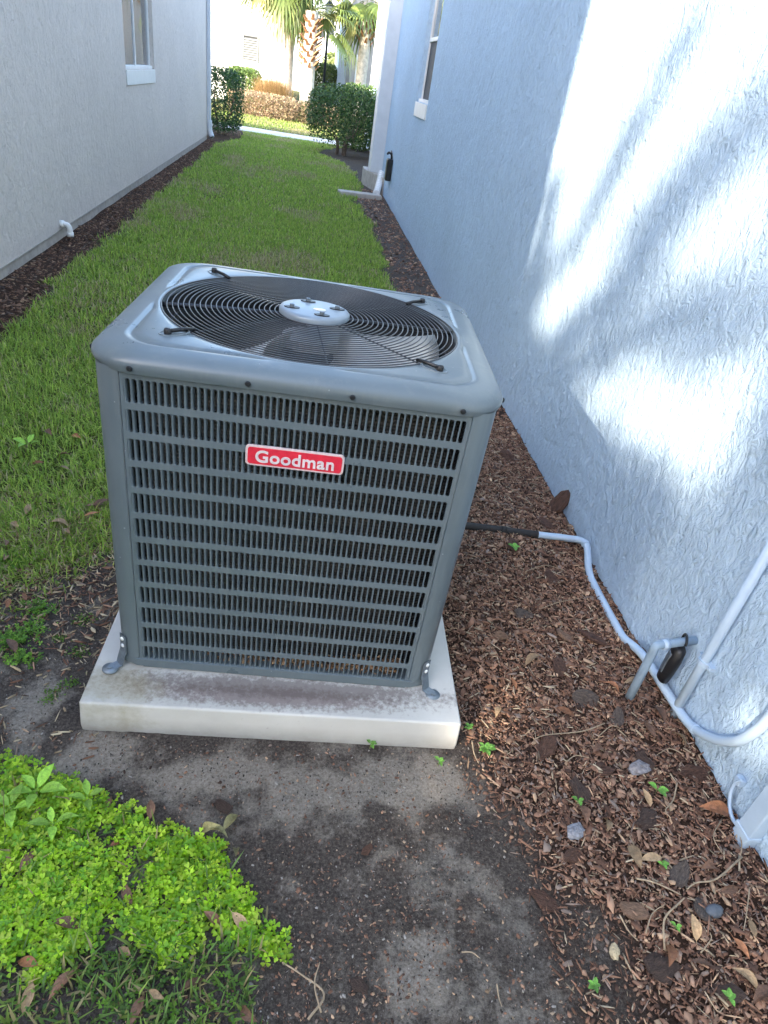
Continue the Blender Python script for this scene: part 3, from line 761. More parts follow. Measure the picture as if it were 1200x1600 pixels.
cu = bpy.data.curves.new('t', 'FONT'); cu.body = 'Goodman'; cu.align_x = 'CENTER'; cu.align_y = 'CENTER'; cu.size = 1; cu.extrude = .03; cu.offset = .022; cu.resolution_u = 4; cu.space_character = 1.05
to = bpy.data.objects.new('t', cu); COL.objects.link(to); bpy.context.view_layer.update()
tm = bpy.data.meshes.new_from_object(to.evaluated_get(bpy.context.evaluated_depsgraph_get())); bpy.data.objects.remove(to)
lo = np.array([v.co for v in tm.vertices]); ex = lo.max(0)-lo.min(0); mid = (lo.max(0)+lo.min(0))/2
sx_ = 2*bw*.80/ex[0]; sy_ = min(2*bh*.60/ex[1], sx_*1.3)
for v in tm.vertices: v.co = ((v.co.x-mid[0])*sx_, (v.co.y-mid[1])*sy_, .0054+(.002 if v.co.z > mid[2] else 0))
tm.materials.clear(); tm.materials.append(M['letter'])
link('lettering', tm, None, bd)
# ------------------------------------------------------------------ pipes on the right wall
def wp(u, v, off=.018):
    return onx(u, v, BW-off)
def clamp_at(parent, p, axis, r):
    b = MB(); a = Vector(axis).normalized()*.007
    b.tube([Vector(p)-a, Vector(p)+a], r+.003, 14)
    o = b.build('clamp', M['conduit'], parent, smooth=False, bevel=.001)
    return o
cn = empty('conduit', (1.1, 2.2, 0)); IV = lambda o, r: at_root(o, r)
R1 = .0145
A0 = [(.30, 2.30, .09), (.45, 2.27, .05), (.66, 2.25, .03), (.95, 2.225, .026), (1.10, 2.205, .028)]
path = catmull([(1.06, 2.212, .027), (1.13, 2.20, .03), (1.21, 2.17, .045), (1.262, 2.095, .075), tuple(wp(920, 890, .045)), tuple(wp(934, 938, .05)), tuple(wp(962, 985, .05)), tuple(wp(1003, 1022, .045)), tuple(wp(1038, 1075, .03)),
                tuple(wp(1076, 1130)), tuple(wp(1112, 1153)), tuple(wp(1150, 1158)), tuple(wp(1186, 1138)), tuple(wp(1215, 1104)), tuple(wp(1250, 1050))], 8)
path = [Vector((p.x, p.y, max(p.z, .016))) for p in path]
IV(MB().tube(catmull(A0, 8), .016, 12).build('insulation', M['insul'], cn, smooth=True), cn)
IV(MB().tube(path, R1, 12).build('pipe', M['conduit'], cn, smooth=True), cn)
for t in (.22, .66):
    i = int(t*len(path)); IV(clamp_at(cn, path[i], path[i+1]-path[i-1], R1), cn)
b = MB(); b.tube([Vector(A0[3])+Vector((-.012, 0, 0)), Vector(A0[3])+Vector((.012, -.002, 0))], .0185, 12); IV(b.build('tape_band', M['insul'], cn, smooth=True), cn)
tag(cn, 'bent grey conduit running from the black hose along the wall foot', 'conduit')
# straight riser up to the switch box
vp_ = empty('pipe', (BW-.02, 1.268, 0))
b = MB(); b.tube([(0, 0, -.03), (0, 0, .3), (0, 0, .86)], .0145, 14); b.build('tube', M['conduit'], vp_, smooth=True)
cz = onx(1105, 1042, BW-.02).z
c1 = MB(); c1.tube([(0, 0, cz-.009), (0, 0, cz+.009)], .019, 14); c1.box((.0, -.034, cz-.008), (.0195, .034, cz+.008)); cl = c1.build('clamp', M['conduit'], vp_)
b = MB(); b.lathe([(0, .004), (.005, .003), (.005, 0)], 8); b.xf(Matrix.Translation((0, -.028, cz)) @ Matrix.Rotation(-math.pi/2, 4, 'Y')); b.build('screw', M['conduit'], cl)
tag(vp_, 'straight grey painted pipe rising up the wall behind the conduit', 'pipe')
bx = empty('switch_box', (BW, 1.25, .875))
MB().box((-.055, -.10, 0), (-.001, .11, .24)).build('body', M['conduit'], bx, bevel=.006)
MB().box((-.065, -.106, .006), (-.057, .116, .25)).build('cover', M['conduit'], bx, bevel=.003)
tag(bx, 'grey painted electrical switch box on the sunlit wall', 'switch box')
DZ = .255
M['pipe_dark'] = plain('bare_pipe', (.25, .33, .41), .55, var=.1, scale=30)
# drain elbow pipe coming out of the wall and down to the mulch
g0 = gnd(980, 1096); w0 = Vector((BW, g0.y+.03, DZ))
dp = empty('drain_pipe', (g0.x, g0.y, 0))
e0 = Vector((w0.x+.01, w0.y, w0.z)); ex_ = Vector((g0.x, g0.y, w0.z))
P = [e0, e0.lerp(ex_, .55), e0.lerp(ex_, .86), ex_+Vector((0, 0, -.004)), ex_+Vector((0, 0, -.035)), ex_+Vector((0, 0, -.1)), Vector((g0.x, g0.y, -.02))]
P2 = [P[0], P[1], P[2]]+catmull([P[2], P[3], P[4]], 5)[1:]+[P[5], P[6]]
IV(MB().tube(P2, .0135, 12).build('tube', M['pipe_dark'], dp, smooth=True), dp)
IV(MB().tube([P[1].lerp(P[2], .6), P[2]], .0165, 12).build('coupling', M['conduit'], dp, smooth=True), dp)
tag(dp, 'thin grey elbow pipe leaving the wall and dropping into the mulch', 'drain pipe')
# black plug hanging from it
hx = P[0].lerp(P[1], .62); pg = empty('hanging_plug', (hx.x, hx.y, hx.z))
b = MB(); b.tube([(0, 0, -.020), (0, 0, -.03), (.0, 0, -.065), (0, 0, -.115), (0, 0, -.150), (0, 0, -.158)], [.014, .022, .025, .024, .021, .013], 14)
b.v = [(x*.75, y*1.05, z) for x, y, z in b.v]
b.build('body', M['black'], pg, smooth=True)
b = MB(); b.tube(catmull([(0, .008, -.024), (0, .018, -.006), (0, .015, .013), (0, 0, .0185), (0, -.014, .012), (0, -.016, .002)], 6), .0036, 8); b.build('hook', M['black'], pg, smooth=True)
b = MB(); b.box((-.0195, -.012, -.12), (-.0135, .006, -.045)); b.build('side_strip', M['galv'], pg, bevel=.002)
pg.scale = (1.2, 1.2, 1.15); pg.rotation_euler = (math.radians(4), 0, math.radians(-18))
tag(pg, 'black rubber plug hanging by its hook from the thin elbow pipe', 'plug')
# near pipe, cable and junction
q0 = gnd(1152, 1322); 
np_ = empty('cable_channel', (BW-.03, q0.y+.01, 0))
MB().box((-.012, -.026, -.03), (.028, .026, .95)).build('tube', M['conduit'], np_, bevel=.005)
MB().box((-.0145, -.029, .045), (.028, .029, .062)).build('collar', M['conduit'], np_, bevel=.002)
tag(np_, 'flat grey painted cable channel at the wall foot beside the looped cable', 'cable channel')
j0 = onx(1162, 1220, BW)
jc = empty('looped_cable', (BW, j0.y, j0.z))
MB().box((-.022, -.013, -.013), (0, .013, .013)).build('plug_head', M['conduit'], jc, bevel=.004)
P = [wp(1160, 1219, .02), wp(1147, 1226, .022), wp(1140, 1250, .024), wp(1143, 1275, .026), wp(1155, 1293, .028), wp(1170, 1302, .03)]
P = [Vector((p.x, p.y, max(p.z, .012))) for p in P]
IV(MB().tube(catmull(P, 6), .0052, 8).build('cable', M['conduit'], jc, smooth=True), jc)
tag(jc, 'thin white painted cable looping from the wall to the flat channel', 'cable')
# ------------------------------------------------------------------ leaf-mass tools
def rot_basis(n_, tilt=1.0):
    """random orthonormal frames (n,3) x3"""
    a = RNG.normal(size=(n_, 3)); a[:, 2] *= tilt; a /= np.linalg.norm(a, axis=1)[:, None]
    b = RNG.normal(size=(n_, 3)); b -= (b*a).sum(1)[:, None]*a; b /= np.linalg.norm(b, axis=1)[:, None]
    return a, b, np.cross(a, b)
def leaves_np(P, L, Wd, col, tilt=1.0, fold=.25):
    """one pointed, folded leaf (4 tris) per point"""
    k = len(P); a, b, c = rot_basis(k, tilt); L = np.broadcast_to(L, k)[:, None]; Wd = np.broadcast_to(Wd, k)[:, None]
    base = P-a*L*.5; tip = P+a*L*.5; l = P+b*Wd*.5+c*Wd*fold; r = P-b*Wd*.5+c*Wd*fold
    V = np.stack([base, l, tip, r, P], 1).reshape(-1, 3); i = np.arange(k)[:, None]*5
    F = np.concatenate([i+[0, 4, 1], i+[4, 2, 1], i+[0, 3, 4], i+[4, 3, 2]], 0)
    return V, F, np.repeat(col, 5, 0)
def pal(n_, cols, w=None, jit=.18):
    cols = np.array(cols, float); idx = RNG.choice(len(cols), n_, p=None if w is None else np.array(w)/sum(w))
    return np.clip(cols[idx]*(1+RNG.normal(0, jit, (n_, 1))), .002, .9)
GREENS = [(.020, .055, .014), (.034, .080, .020), (.050, .110, .028), (.075, .13, .030)]
def hedge(name, label, c, half, n_, leaf, cols, group=None, trunk=0, bottom=.0, shape='box'):
    root = empty(name, (c[0], c[1], 0)); tag(root, label, 'shrub', group)
    u = RNG.uniform(-1, 1, (n_*3, 3)); q = np.abs(u)
    d = (q**5).sum(1)**.2 if shape == 'box' else (q**2.8).sum(1)**(1/2.8)
    lump = .90+.16*fbm(u[:, 0]*3+c[0], u[:, 1]*3+u[:, 2]*2.3+9, 3)*1.2
    keep = (d < lump) & ((d > .62) | (RNG.random(len(d)) < .25))
    u = u[keep][:n_]; dd = d[keep][:n_]
    P = u*np.array(half)+np.array([0, 0, c[2]])
    if bottom: # thin out low down so stems show
        k = RNG.random(len(P)) < sstep(bottom*.2, bottom*1.6, P[:, 2]); P = P[k]
    P[:, 2] = np.maximum(P[:, 2], .01)
    V, F, cc = leaves_np(P, RNG.uniform(.75, 1.25, len(P))*leaf, RNG.uniform(.45, .6, len(P))*leaf, pal(len(P), cols))
    link('foliage', mesh_np('foliage', V, F, cc), M['leaf'], root)
    for k in range(max(1, trunk)):
        a = RNG.uniform(0, 6.28); bb = MB(); t = Vector((half[0]*.6*math.cos(a), half[1]*.6*math.sin(a), c[2]+half[2]*.3))
        o_ = Vector((.10*math.cos(a), .10*math.sin(a), 0)) if trunk > 1 else Vector((0, 0, 0))
        bb.tube(catmull([o_+Vector((0, 0, -.05)), o_*1.3+Vector((0, 0, c[2]*.4)), o_+t*.55, t], 4), np.linspace(.028, .008, 13), 7)
        bb.build('stem', M['bark_trunk'], root, smooth=True)
    return root
hedge('hedge_shrub', 'clipped dark round shrub with bare stems beside the white pillar', (.80, 17.0, .72), (.86, .85, .66), 9500, .06, GREENS[:3]+[(.10, .15, .04)], trunk=7, bottom=.42, shape='round')
hedge('hedge_shrub', 'clipped dark shrub behind the downspout of the warm grey house', (-1.98, 17.6, .66), (.52, .9, .63), 7000, .055, GREENS[:3], trunk=4, bottom=.12)
hedge('hedge_shrub', 'light green shrub top showing behind the round dark shrub', (1.25, 18.8, .72), (.5, .5, .70), 4000, .07, [(.10, .17, .04), (.07, .13, .03), (.16, .22, .06)], trunk=3)
# dry brown clipped hedge in front of the palms, and ornamental grass
dryc = [(.42, .30, .19), (.34, .24, .14), (.48, .36, .23), (.22, .20, .09), (.26, .17, .11)]
hedge('dry_hedge', 'low dry brown hedge in the sun below the palms', (-1.45, 25.2, .33), (1.15, .55, .36), 9000, .06, dryc, trunk=3)
hedge('dry_hedge', 'low brown and green hedge at the foot of the booted palm', (.45, 25.3, .30), (.8, .5, .34), 6000, .06, dryc+GREENS[1:3], trunk=3)
hedge('leafy_bush', 'bright green bush below the louvered shutter', (-2.35, 28.6, .62), (.62, .5, .62), 5000, .09, [(.12, .20, .05), (.18, .26, .08), (.08, .14, .035)], trunk=3)
# tall dry grass clump
def grass_np(P, h, w, col, lean=.4, curl=.5):
    k = len(P); th = RNG.uniform(0, 2*np.pi, k); d = np.stack([np.cos(th), np.sin(th), np.zeros(k)], 1); s = np.stack([-np.sin(th), np.cos(th), np.zeros(k)], 1)
    le = np.abs(RNG.normal(0, lean, k))[:, None]; h = np.broadcast_to(h, k)[:, None]; w = np.broadcast_to(w, k)[:, None]; cu_ = RNG.uniform(0, curl, k)[:, None]
    up = np.array([0, 0, 1.])
    m1 = P+up*h*.5*np.cos(le)+d*h*.5*np.sin(le); m2 = m1+up*h*.5*np.cos(le+cu_*2)+d*h*.5*np.sin(le+cu_*2)
    V = np.stack([P-s*w*.4, P+s*w*.4, m1-s*w*.5, m1+s*w*.5, m2], 1).reshape(-1, 3); i = np.arange(k)[:, None]*5
    F = np.concatenate([i+[0, 1, 3], i+[0, 3, 2], i+[2, 3, 4]], 0)
    cc = np.stack([col*.8, col*.8, col, col, col*1.05], 1).reshape(-1, 3)
    return V, F, cc
k = 5000; P = np.stack([-1.25+RNG.normal(0, .22, k), 27.0+RNG.normal(0, .25, k), np.zeros(k)], 1)
V, F, cc = grass_np(P, RNG.uniform(.7, 1.25, k), .012, pal(k, [(.42, .26, .12), (.34, .20, .09), (.26, .20, .08)]), .22, .4)
tg = empty('ornamental_grass', (-1.25, 27.0, 0)); tag(tg, 'tall dry orange ornamental grass beside the pale palm trunk', 'grass')
IV(link('blades', mesh_np('blades', V, F, cc), M['grass'], tg), tg)
b = MB(); b.lathe([(.30, 0), (.2, .05), (0, .08)], 12); b.build('root_clump', M['boot'], tg)
# ------------------------------------------------------------------ palms
def frond_np(o, yaw, pitch, plen, fan, seg=22, droop=.5, cols=None, spread=1.9):
    """costapalmate frond: petiole, then a fan of drooping leaflets; returns mesh arrays of leaflets and petiole path"""
    o = np.array(o, float); dh = np.array([math.cos(yaw), math.sin(yaw), 0]); up = np.array([0, 0, 1.]); sd = np.array([-math.sin(yaw), math.cos(yaw), 0])
    path = []
    for t in np.linspace(0, 1, 6):
        a = pitch-droop*.6*t*t; path.append(o+plen*t*(dh*math.cos(a)+up*math.sin(a)))
    e = path[-1]; a = pitch-droop*.9; ax = dh*math.cos(a)+up*math.sin(a); nm = -dh*math.sin(a)+up*math.cos(a)
    Vs = []; Fs = []; n0 = 0
    for i in range(seg):
        s = (i/(seg-1)-.5)*2*spread; L = fan*(1-.35*abs(s)/spread)*RNG.uniform(.9, 1.08)
        d = ax*math.cos(s)+sd*math.sin(s); side = np.cross(d, nm); w = fan*.045
        p0 = e+ax*fan*.12*(1-abs(s)/spread); p1 = p0+d*L*.5-nm*.02*fan; p2 = p0+d*L*.82-up*L*.18; p3 = p0+d*L*.93-up*L*(.42+.25*RNG.random())
        Vs += [p0-side*w*.3, p0+side*w*.3, p1-side*w, p1+side*w, p2-side*w*.55, p2+side*w*.55, p3]
        Fs += [(n0, n0+1, n0+3), (n0, n0+3, n0+2), (n0+2, n0+3, n0+5), (n0+2, n0+5, n0+4), (n0+4, n0+5, n0+6)]; n0 += 7
    return np.array(Vs), np.array(Fs), path
def palm(label, base, height, trunk_r, fronds, boots, cols, group=None, seg=22, lean=(0, 0), clear=False):
    root = empty('palm_tree', base); tag(root, label, 'palm', group)
    top = Vector((lean[0], lean[1], height))
    b = MB(); n_ = 14; P = [Vector((0, 0, -.1)).lerp(top, i/(n_-1)) for i in range(n_)]
    b.tube(P, [trunk_r*(1.15-.15*i/n_+.03*math.sin(i*2.1)) for i in range(n_)], 12); b.build('trunk', M['palm_trunk'], root, smooth=True)
    if boots:
        z0, z1, nb = boots
        for i in range(nb):
            z = z0+(z1-z0)*i/nb; a = i*2.4; f = z/height; c = Vector((top.x*f, top.y*f, z)); d = Vector((math.cos(a), math.sin(a), 0)); s = Vector((-d.y, d.x, 0))
            b = MB(); r0 = trunk_r*.9; r1 = trunk_r*(1.55+.45*math.sin((z-z0)/(z1-z0)*3.1)); w = .06
            pts = [c+d*r0-s*w, c+d*r0+s*w, c+d*r1+s*w*.6+Vector((0, 0, .16)), c+d*r1-s*w*.6+Vector((0, 0, .16))]
            b.v = [tuple(p) for p in pts]+[tuple(p+d*.03+Vector((0, 0, -.02))) for p in pts]
            b.f = [(0, 1, 2, 3), (7, 6, 5, 4), (0, 4, 5, 1), (1, 5, 6, 2), (2, 6, 7, 3), (3, 7, 4, 0)]; b.build('boot', M['boot'], root)
    for (yaw, pitch, pl_, fn, dr_) in fronds:
        if clear and math.sin(yaw) < -.35 and math.cos(yaw) < .75 and pitch < .8: continue
        V, F, path = frond_np(top, yaw, pitch, pl_, fn, seg, dr_)
        col = pal(1, cols, jit=.15)[0]; cc = np.tile(col, (len(V), 1))*(1+RNG.normal(0, .12, (len(V)//7, 1))).repeat(7, 0)
        fr = link('frond', mesh_np('frond', V, F, np.clip(cc, .003, 1)), M['leaf'], root)
        b = MB(); b.tube([Vector(p) for p in path], np.linspace(.022, .010, 6), 6); b.build('petiole', M['leafstalk'], fr, smooth=True)
    return root
M['leafstalk'] = plain('leafstalk', (.16, .18, .06), .6)
pcol = [(.19, .24, .06), (.26, .29, .08), (.13, .18, .05), (.34, .32, .12)]
def ring_fronds(k, p0, p1, pl_, fn, dr_, off=0):
    return [(off+i*2.399+random.uniform(-.2, .2), random.uniform(p0, p1), pl_*random.uniform(.85, 1.15), fn*random.uniform(.85, 1.15), dr_*random.uniform(.8, 1.3)) for i in range(k)]
pb_ = ony(478, 165, 28); pa_ = ony(444, 150, 28)
palm('palm with an orange brown booted trunk and low spreading fronds', (pb_.x, 28, 0), 3.15, .22, ring_fronds(18, .3, 1.3, .95, .85, .7)+[(-.4, -.1, 1.15, .9, .8), (.2, .1, 1.2, .95, .9), (3.5, .1, .9, .85, .8)], (1.5, 2.95, 58), pcol, clear=True)
palm('tall palm with a smooth pale trunk near the white house', (pa_.x-.05, 28.6, 0), 4.3, .25, ring_fronds(24, -.6, 1.1, 1.05, 1.05, 1.0, .5), (3.5, 4.2, 20), pcol)
palm('palm with hanging fronds in front of the shaded tan house', (2.0, 31.5, 0), 4.0, .2, ring_fronds(16, -.4, 1.2, .9, .95, .9, .8), (2.6, 3.5, 24), pcol)
palm('distant palm beside the dark car', (2.6, 52, 0), 2.6, .2, ring_fronds(16, -.3, 1.1, .9, .9, .8, 1.), None, pcol)
# ------------------------------------------------------------------ background houses
def shuttered(parent, x, y, z0, z1, w):
    M.setdefault('shutter', plain('shutter_paint', (.20, .21, .21), .6)); s = empty('shutter', (x, y, (z0+z1)/2), parent=parent); at_root(s, parent)
    h = (z1-z0)/2
    for a, bb_ in (((-w/2, -.05, -h), (-w/2+.05, 0, h)), ((w/2-.05, -.05, -h), (w/2, 0, h)), ((-w/2+.05, -.05, h-.05), (w/2-.05, 0, h)), ((-w/2+.05, -.05, -h), (w/2-.05, 0, -h+.05))):
        MB().box(a, bb_).build('frame', M['shutter'], s)
    MB().box((-w/2+.05, -.012, -h+.05), (w/2-.05, -.004, h-.05)).build('backing', M['dark_screen'], s)
    k_ = int((2*h-.1)/.075)
    for i in range(k_):
        b = MB(); z = -h+.07+i*.075; b.v = [(-w/2+.05, -.045, z), (w/2-.05, -.045, z), (w/2-.05, -.014, z+.045), (-w/2+.05, -.014, z+.045), (-w/2+.05, -.045, z+.012), (w/2-.05, -.045, z+.012), (w/2-.05, -.014, z+.057), (-w/2+.05, -.014, z+.057)]
        b.f = [(3, 2, 1, 0), (4, 5, 6, 7), (0, 1, 5, 4), (2, 3, 7, 6), (1, 2, 6, 5), (3, 0, 4, 7)]; b.build('slat', M['shutter'], s)
    return s
WH = empty('house', (-6, 33, 0)); WY = 31.0
IV(MB().box((-14, WY, 0), (-.95, 42, 6)).build('wall', M['white_house'], WH), WH)
IV(hip_roof(-14, -.95, WY, 42, 6, .4, 1.6).build('roof', M['roof'], WH), WH)
t0, t1 = ony(378, 52, WY), ony(402, 98, WY)
sh = shuttered(WH, (t0.x+t1.x)/2+.03, WY, t1.z, t0.z, abs(t1.x-t0.x))
t2 = ony(378, 104, WY)
gt = MB(); x0, x1_ = t0.x, t1.x+.06; z0, z1 = .15, t1.z-.12
for lo, hi in (((x0, WY-.06, z0), (x0+.06, WY-.001, z1)), ((x1_-.06, WY-.06, z0), (x1_, WY-.001, z1)), ((x0+.06, WY-.06, z1-.06), (x1_-.06, WY-.001, z1)), ((x0+.06, WY-.06, z0), (x1_-.06, WY-.001, z0+.06))): gt.box(lo, hi)
gt.tube([(x0+.06, WY-.03, z1-.07), ((x0+x1_)/2, WY-.03, z1-.3), (x1_-.06, WY-.03, z1-.07)], .02, 6); IV(gt.build('trellis', M['trim'], WH), WH)
IV(MB().box((-1.06, WY-.09, .02), (-.97, WY-.001, 5.9)).build('downspout', M['trim_grey'], WH), WH)
tag(WH, 'sunlit white house with a louvered shutter behind the palms', 'house')
BH = empty('house', (6, 60, 0))
IV(MB().box((-3.2, 58, 0), (4.6, 70, 6.5)).build('wall', M['blue_house'], BH), BH)
IV(hip_roof(-3.2, 4.6, 58, 70, 6.5, .4, 2).build('roof', M['roof'], BH), BH)
for wx in (-2.2, .2, 2.6):
    w_ = empty('window', (wx, 58, 3.4), parent=BH); at_root(w_, BH)
    MB().box((0, -.06, 0), (1.3, -.001, 1.7)).build('frame', M['trim'], w_)
    for a in (.08, .68): MB().box((a, -.075, .08), (a+.54, -.062, 1.62)).build('pane', M['glass'], w_)
tag(BH, 'pale blue white house far behind the booted palm', 'house')
CHh = empty('house', (4, 40, 0))
cx0, cx1 = ony(529, 100, 43).x, ony(546, 100, 43).x
IV(MB().box((cx0, 43, 0), (cx1+6, 50, 5.5)).build('wall', M['blue_house'], CHh), CHh)
IV(hip_roof(cx0, cx1+6, 43, 50, 5.5, .35, 1.5).build('roof', M['roof'], CHh), CHh)
lt = ony(541, 98, 42.9); ln_ = empty('lantern', (lt.x, 42.9, lt.z), parent=CHh); at_root(ln_, CHh)
MB().box((-.10, -.1, -.14), (.10, .06, .14)).build('lantern_glass', plain('lantern_glass', (.35, .27, .15), .4), ln_, bevel=.01)
MB().lathe([(.17, .14), (.02, .26), (0, .27)], 4, (0, -.02, 0)).build('lantern_cap', M['dark_metal'], ln_); MB().box((-.03, .05, -.05), (.03, .1, .05)).build('lantern_mount', M['dark_metal'], ln_)
tag(CHh, 'bluish white house corner with a wall lantern', 'house')
TH = empty('house', (5, 30, 0))
tx0 = ony(548, 100, 36.5).x
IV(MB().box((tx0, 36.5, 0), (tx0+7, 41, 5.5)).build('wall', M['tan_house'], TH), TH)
IV(hip_roof(tx0, tx0+7, 36.5, 41, 5.5, .35, 1.5).build('roof', M['roof'], TH), TH)
d_ = empty('door', (tx0+.3, 36.5, 0), parent=TH); at_root(d_, TH)
MB().box((0, -.05, .05), (.45, -.001, 2.3)).build('panel', M['dark_screen'], d_, bevel=.01); MB().box((-.06, -.07, .05), (-.001, -.001, 2.36)).build('frame', M['trim'], d_); MB().box((.30, -.09, 1.0), (.36, -.051, 1.1)).build('handle', M['galv'], d_)
tag(TH, 'shaded tan grey house front beyond the bluish house', 'house')
# lamp post
lp = empty('lamp_post', (ony(505, 140, 40).x, 40, 0)); tag(lp, 'slim black lamp post standing behind the booted palm', 'lamp post')
MB().lathe([(.12, 0), (.12, .12), (.07, .18), (.065, .5), (.055, 3.6)], 12).build('post', M['dark_metal'], lp, smooth=True)
MB().lathe([(.06, 3.6), (.18, 3.75), (.22, 4.15), (.05, 4.3)], 10).build('lamp_head', plain('lamp_glass', (.6, .58, .5), .3), lp)
MB().lathe([(.27, 4.15), (.04, 4.4), (0, 4.42)], 10).build('lamp_cap', M['dark_metal'], lp)
# parked car, seen from behind
def car():
    c0 = ony(520, 140, 50); r = empty('parked_car', (c0.x+.1, 50, 0)); tag(r, 'dark blue grey car parked far behind the palms', 'car')
    cp = plain('car_paint', (.045, .055, .075), .25)
    b = MB(); sec = [(-.0, .85, .35, .85), (.25, .88, .28, 1.0), (1.2, .9, .25, 1.02), (3.0, .9, .25, .98), (3.9, .86, .28, .9), (4.3, .78, .35, .75)]
    for y, w, z0, z1 in sec: b.v += [(-w, y, z0), (w, y, z0), (w*1.0, y, (z0+z1)/2), (w*.93, y, z1), (-w*.93, y, z1), (-w, y, (z0+z1)/2)]
    for i in range(len(sec)-1):
        for k in range(6): b.f.append((i*6+k, i*6+(k+1) % 6, i*6+6+(k+1) % 6, i*6+6+k))
    b.f += [tuple(range(5, -1, -1)), tuple(range(len(sec)*6-6, len(sec)*6))]; b.build('body', cp, r, bevel=.04)
    b = MB()
    for y, w, z in ((.15, .80, .99), (.65, .62, 1.45), (2.0, .62, 1.48), (2.9, .80, .97)): b.v += [(-w, y, z), (w, y, z)]
    b.v += [(-.82, .15, .95), (.82, .15, .95), (-.82, 2.9, .95), (.82, 2.9, .95)]
    b.f = [(0, 1, 3, 2), (2, 3, 5, 4), (4, 5, 7, 6), (8, 0, 2, 4, 6, 10), (1, 9, 11, 7, 5, 3), (8, 9, 1, 0), (10, 6, 7, 11)]; b.build('cabin', cp, r)
    b = MB(); b.v = [(-.62, .24, 1.055), (.62, .24, 1.055), (.52, .60, 1.40), (-.52, .60, 1.40)]; b.v += [(x, y-.02, z+.012) for x, y, z in b.v]; b.f = [(4, 5, 6, 7), (3, 2, 1, 0), (0, 1, 5, 4), (1, 2, 6, 5), (2, 3, 7, 6), (3, 0, 4, 7)]; b.build('rear_window', M['glass'], r)
    for sx in (-1, 1):
        MB().box((sx*.72-.13, -.03, .68), (sx*.72+.13, .1, .84)).build('tail_light', plain('tail_light', (.5, .03, .02), .3), r, bevel=.02)
        for y in (.8, 3.4):
            t = MB(); t.tube([(sx*.80-.1, y, .32), (sx*.80+.1, y, .32)], .32, 20); w = t.build('wheel', M['black'], r, bevel=.03)
            t = MB(); t.tube([(sx*.80+sx*.06, y, .32), (sx*.80+sx*.115, y, .32)], .2, 16); t.build('rim', M['galv'], w)
    MB().box((-.26, -.03, .55), (.26, .02, .67)).build('number_plate', M['trim'], r)
    MB().box((-.84, -.08, .30), (.84, .06, .5)).build('bumper', cp, r, bevel=.04)
car()
# far greenery that closes the view
def tree(label, base, h, rad, n_, leaf, cols, trunk_r=.16, name='tree', group=None, mask=None, zc=None, half=None, sprays=None):
    r = empty(name, base); tag(r, label, 'tree', group)
    zc = zc or h*.62; half = half or (rad, rad, h*.40)
    b = MB(); b.tube(catmull([(0, 0, -.1), (.05, .03, h*.25), (-.04, .05, h*.5), (.02, 0, h*.8)], 5), np.linspace(trunk_r*1.2, trunk_r*.3, 16), 9); b.build('trunk', M['bark_trunk'], r, smooth=True)
    cl = RNG.normal(size=(46, 3)); cl /= np.linalg.norm(cl, axis=1)[:, None]; cl *= RNG.uniform(.35, .95, (46, 1))
    for i in range(9):
        t = Vector(cl[i]*np.array(half)*.8)+Vector((0, 0, zc)); s = Vector((0, 0, h*random.uniform(.28, .5)))
        b = MB(); b.tube(catmull([s, s.lerp(t, .5)+Vector((0, 0, .1*h*.3)), t], 4), np.linspace(trunk_r*.45, .012, 9), 6); b.build('limb', M['bark_trunk'], r, smooth=True)
    idx = RNG.integers(0, 46, n_); P = cl[idx]*np.array(half)+RNG.normal(0, .16, (n_, 3))*np.array(half)*1.0+np.array([0, 0, zc])
    if mask is not None: P = P[mask(P+np.array(base))]
    if sprays:                                 # outlying leafy branches
        for pts, wd, nl in sprays:
            X_ = base[0]+random.uniform(-.45, .45); t_ = BW-X_; Q = [Vector((X_-base[0], a-KY*t_-base[1], c-KZ*t_)) for a, c in pts]
            C_ = catmull(Q, 8); b = MB(); b.tube([Vector((0, 0, zc))]+C_[::-1] if Q[0].z > Q[-1].z else [Vector((0, 0, zc))]+C_, np.linspace(.014, .003, len(C_)+1), 6); b.build('limb', M['bark_trunk'], r, smooth=True)
            C_ = np.array([tuple(q) for q in C_]); ii = RNG.integers(0, len(C_), nl); P = np.concatenate([P, C_[ii]+RNG.normal(0, wd, (nl, 3))])
        wy, wz = sunspace(P+np.array(base)); P = P[(((wy-1.08)/.15)**2+((wz-.28)/.11)**2 > 1) | (RNG.random(len(P)) < .1)]
    V, F, cc = leaves_np(P, RNG.uniform(.7, 1.3, len(P))*leaf, RNG.uniform(.35, .55, len(P))*leaf, pal(len(P), cols))
    link('crown', mesh_np('crown', V, F, cc), M['leaf'], r)
    return r
lit = [(.10, .16, .04), (.07, .12, .03), (.14, .19, .06), (.05, .09, .025)]
hedge('leafy_bush', 'yellow green bush beside the lamp post', (.75, 44, .95), (.75, .7, .95), 4000, .14, [(.16, .20, .05), (.22, .25, .07), (.10, .15, .04)], trunk=3)
hedge('leafy_bush', 'yellow green bush behind the dark parked car', (2.3, 56, 1.35), (1.6, .8, 1.4), 5000, .18, [(.16, .20, .05), (.22, .25, .07), (.10, .15, .04)], trunk=3)
hedge('leafy_bush', 'rust red shrub by the dark parked car', (1.95, 47.5, .5), (.75, .5, .5), 3000, .1, [(.30, .12, .05), (.22, .09, .04), (.12, .10, .04)], trunk=3)
for i, (x, y, h) in enumerate(((-9, 75, 8), (-2, 82, 9), (6, 78, 8), (13, 72, 9), (-17, 70, 8))):
    tree('broad green tree in the row behind the far houses', (x, y, 0), h, 3.4, 5000, .42, lit, group='trees behind the far houses')
# ------------------------------------------------------------------ trees behind the viewer that throw the dappled shade
def sunspace(P):
    t = BW-P[:, 0]; return P[:, 1]+KY*t, P[:, 2]+KZ*t
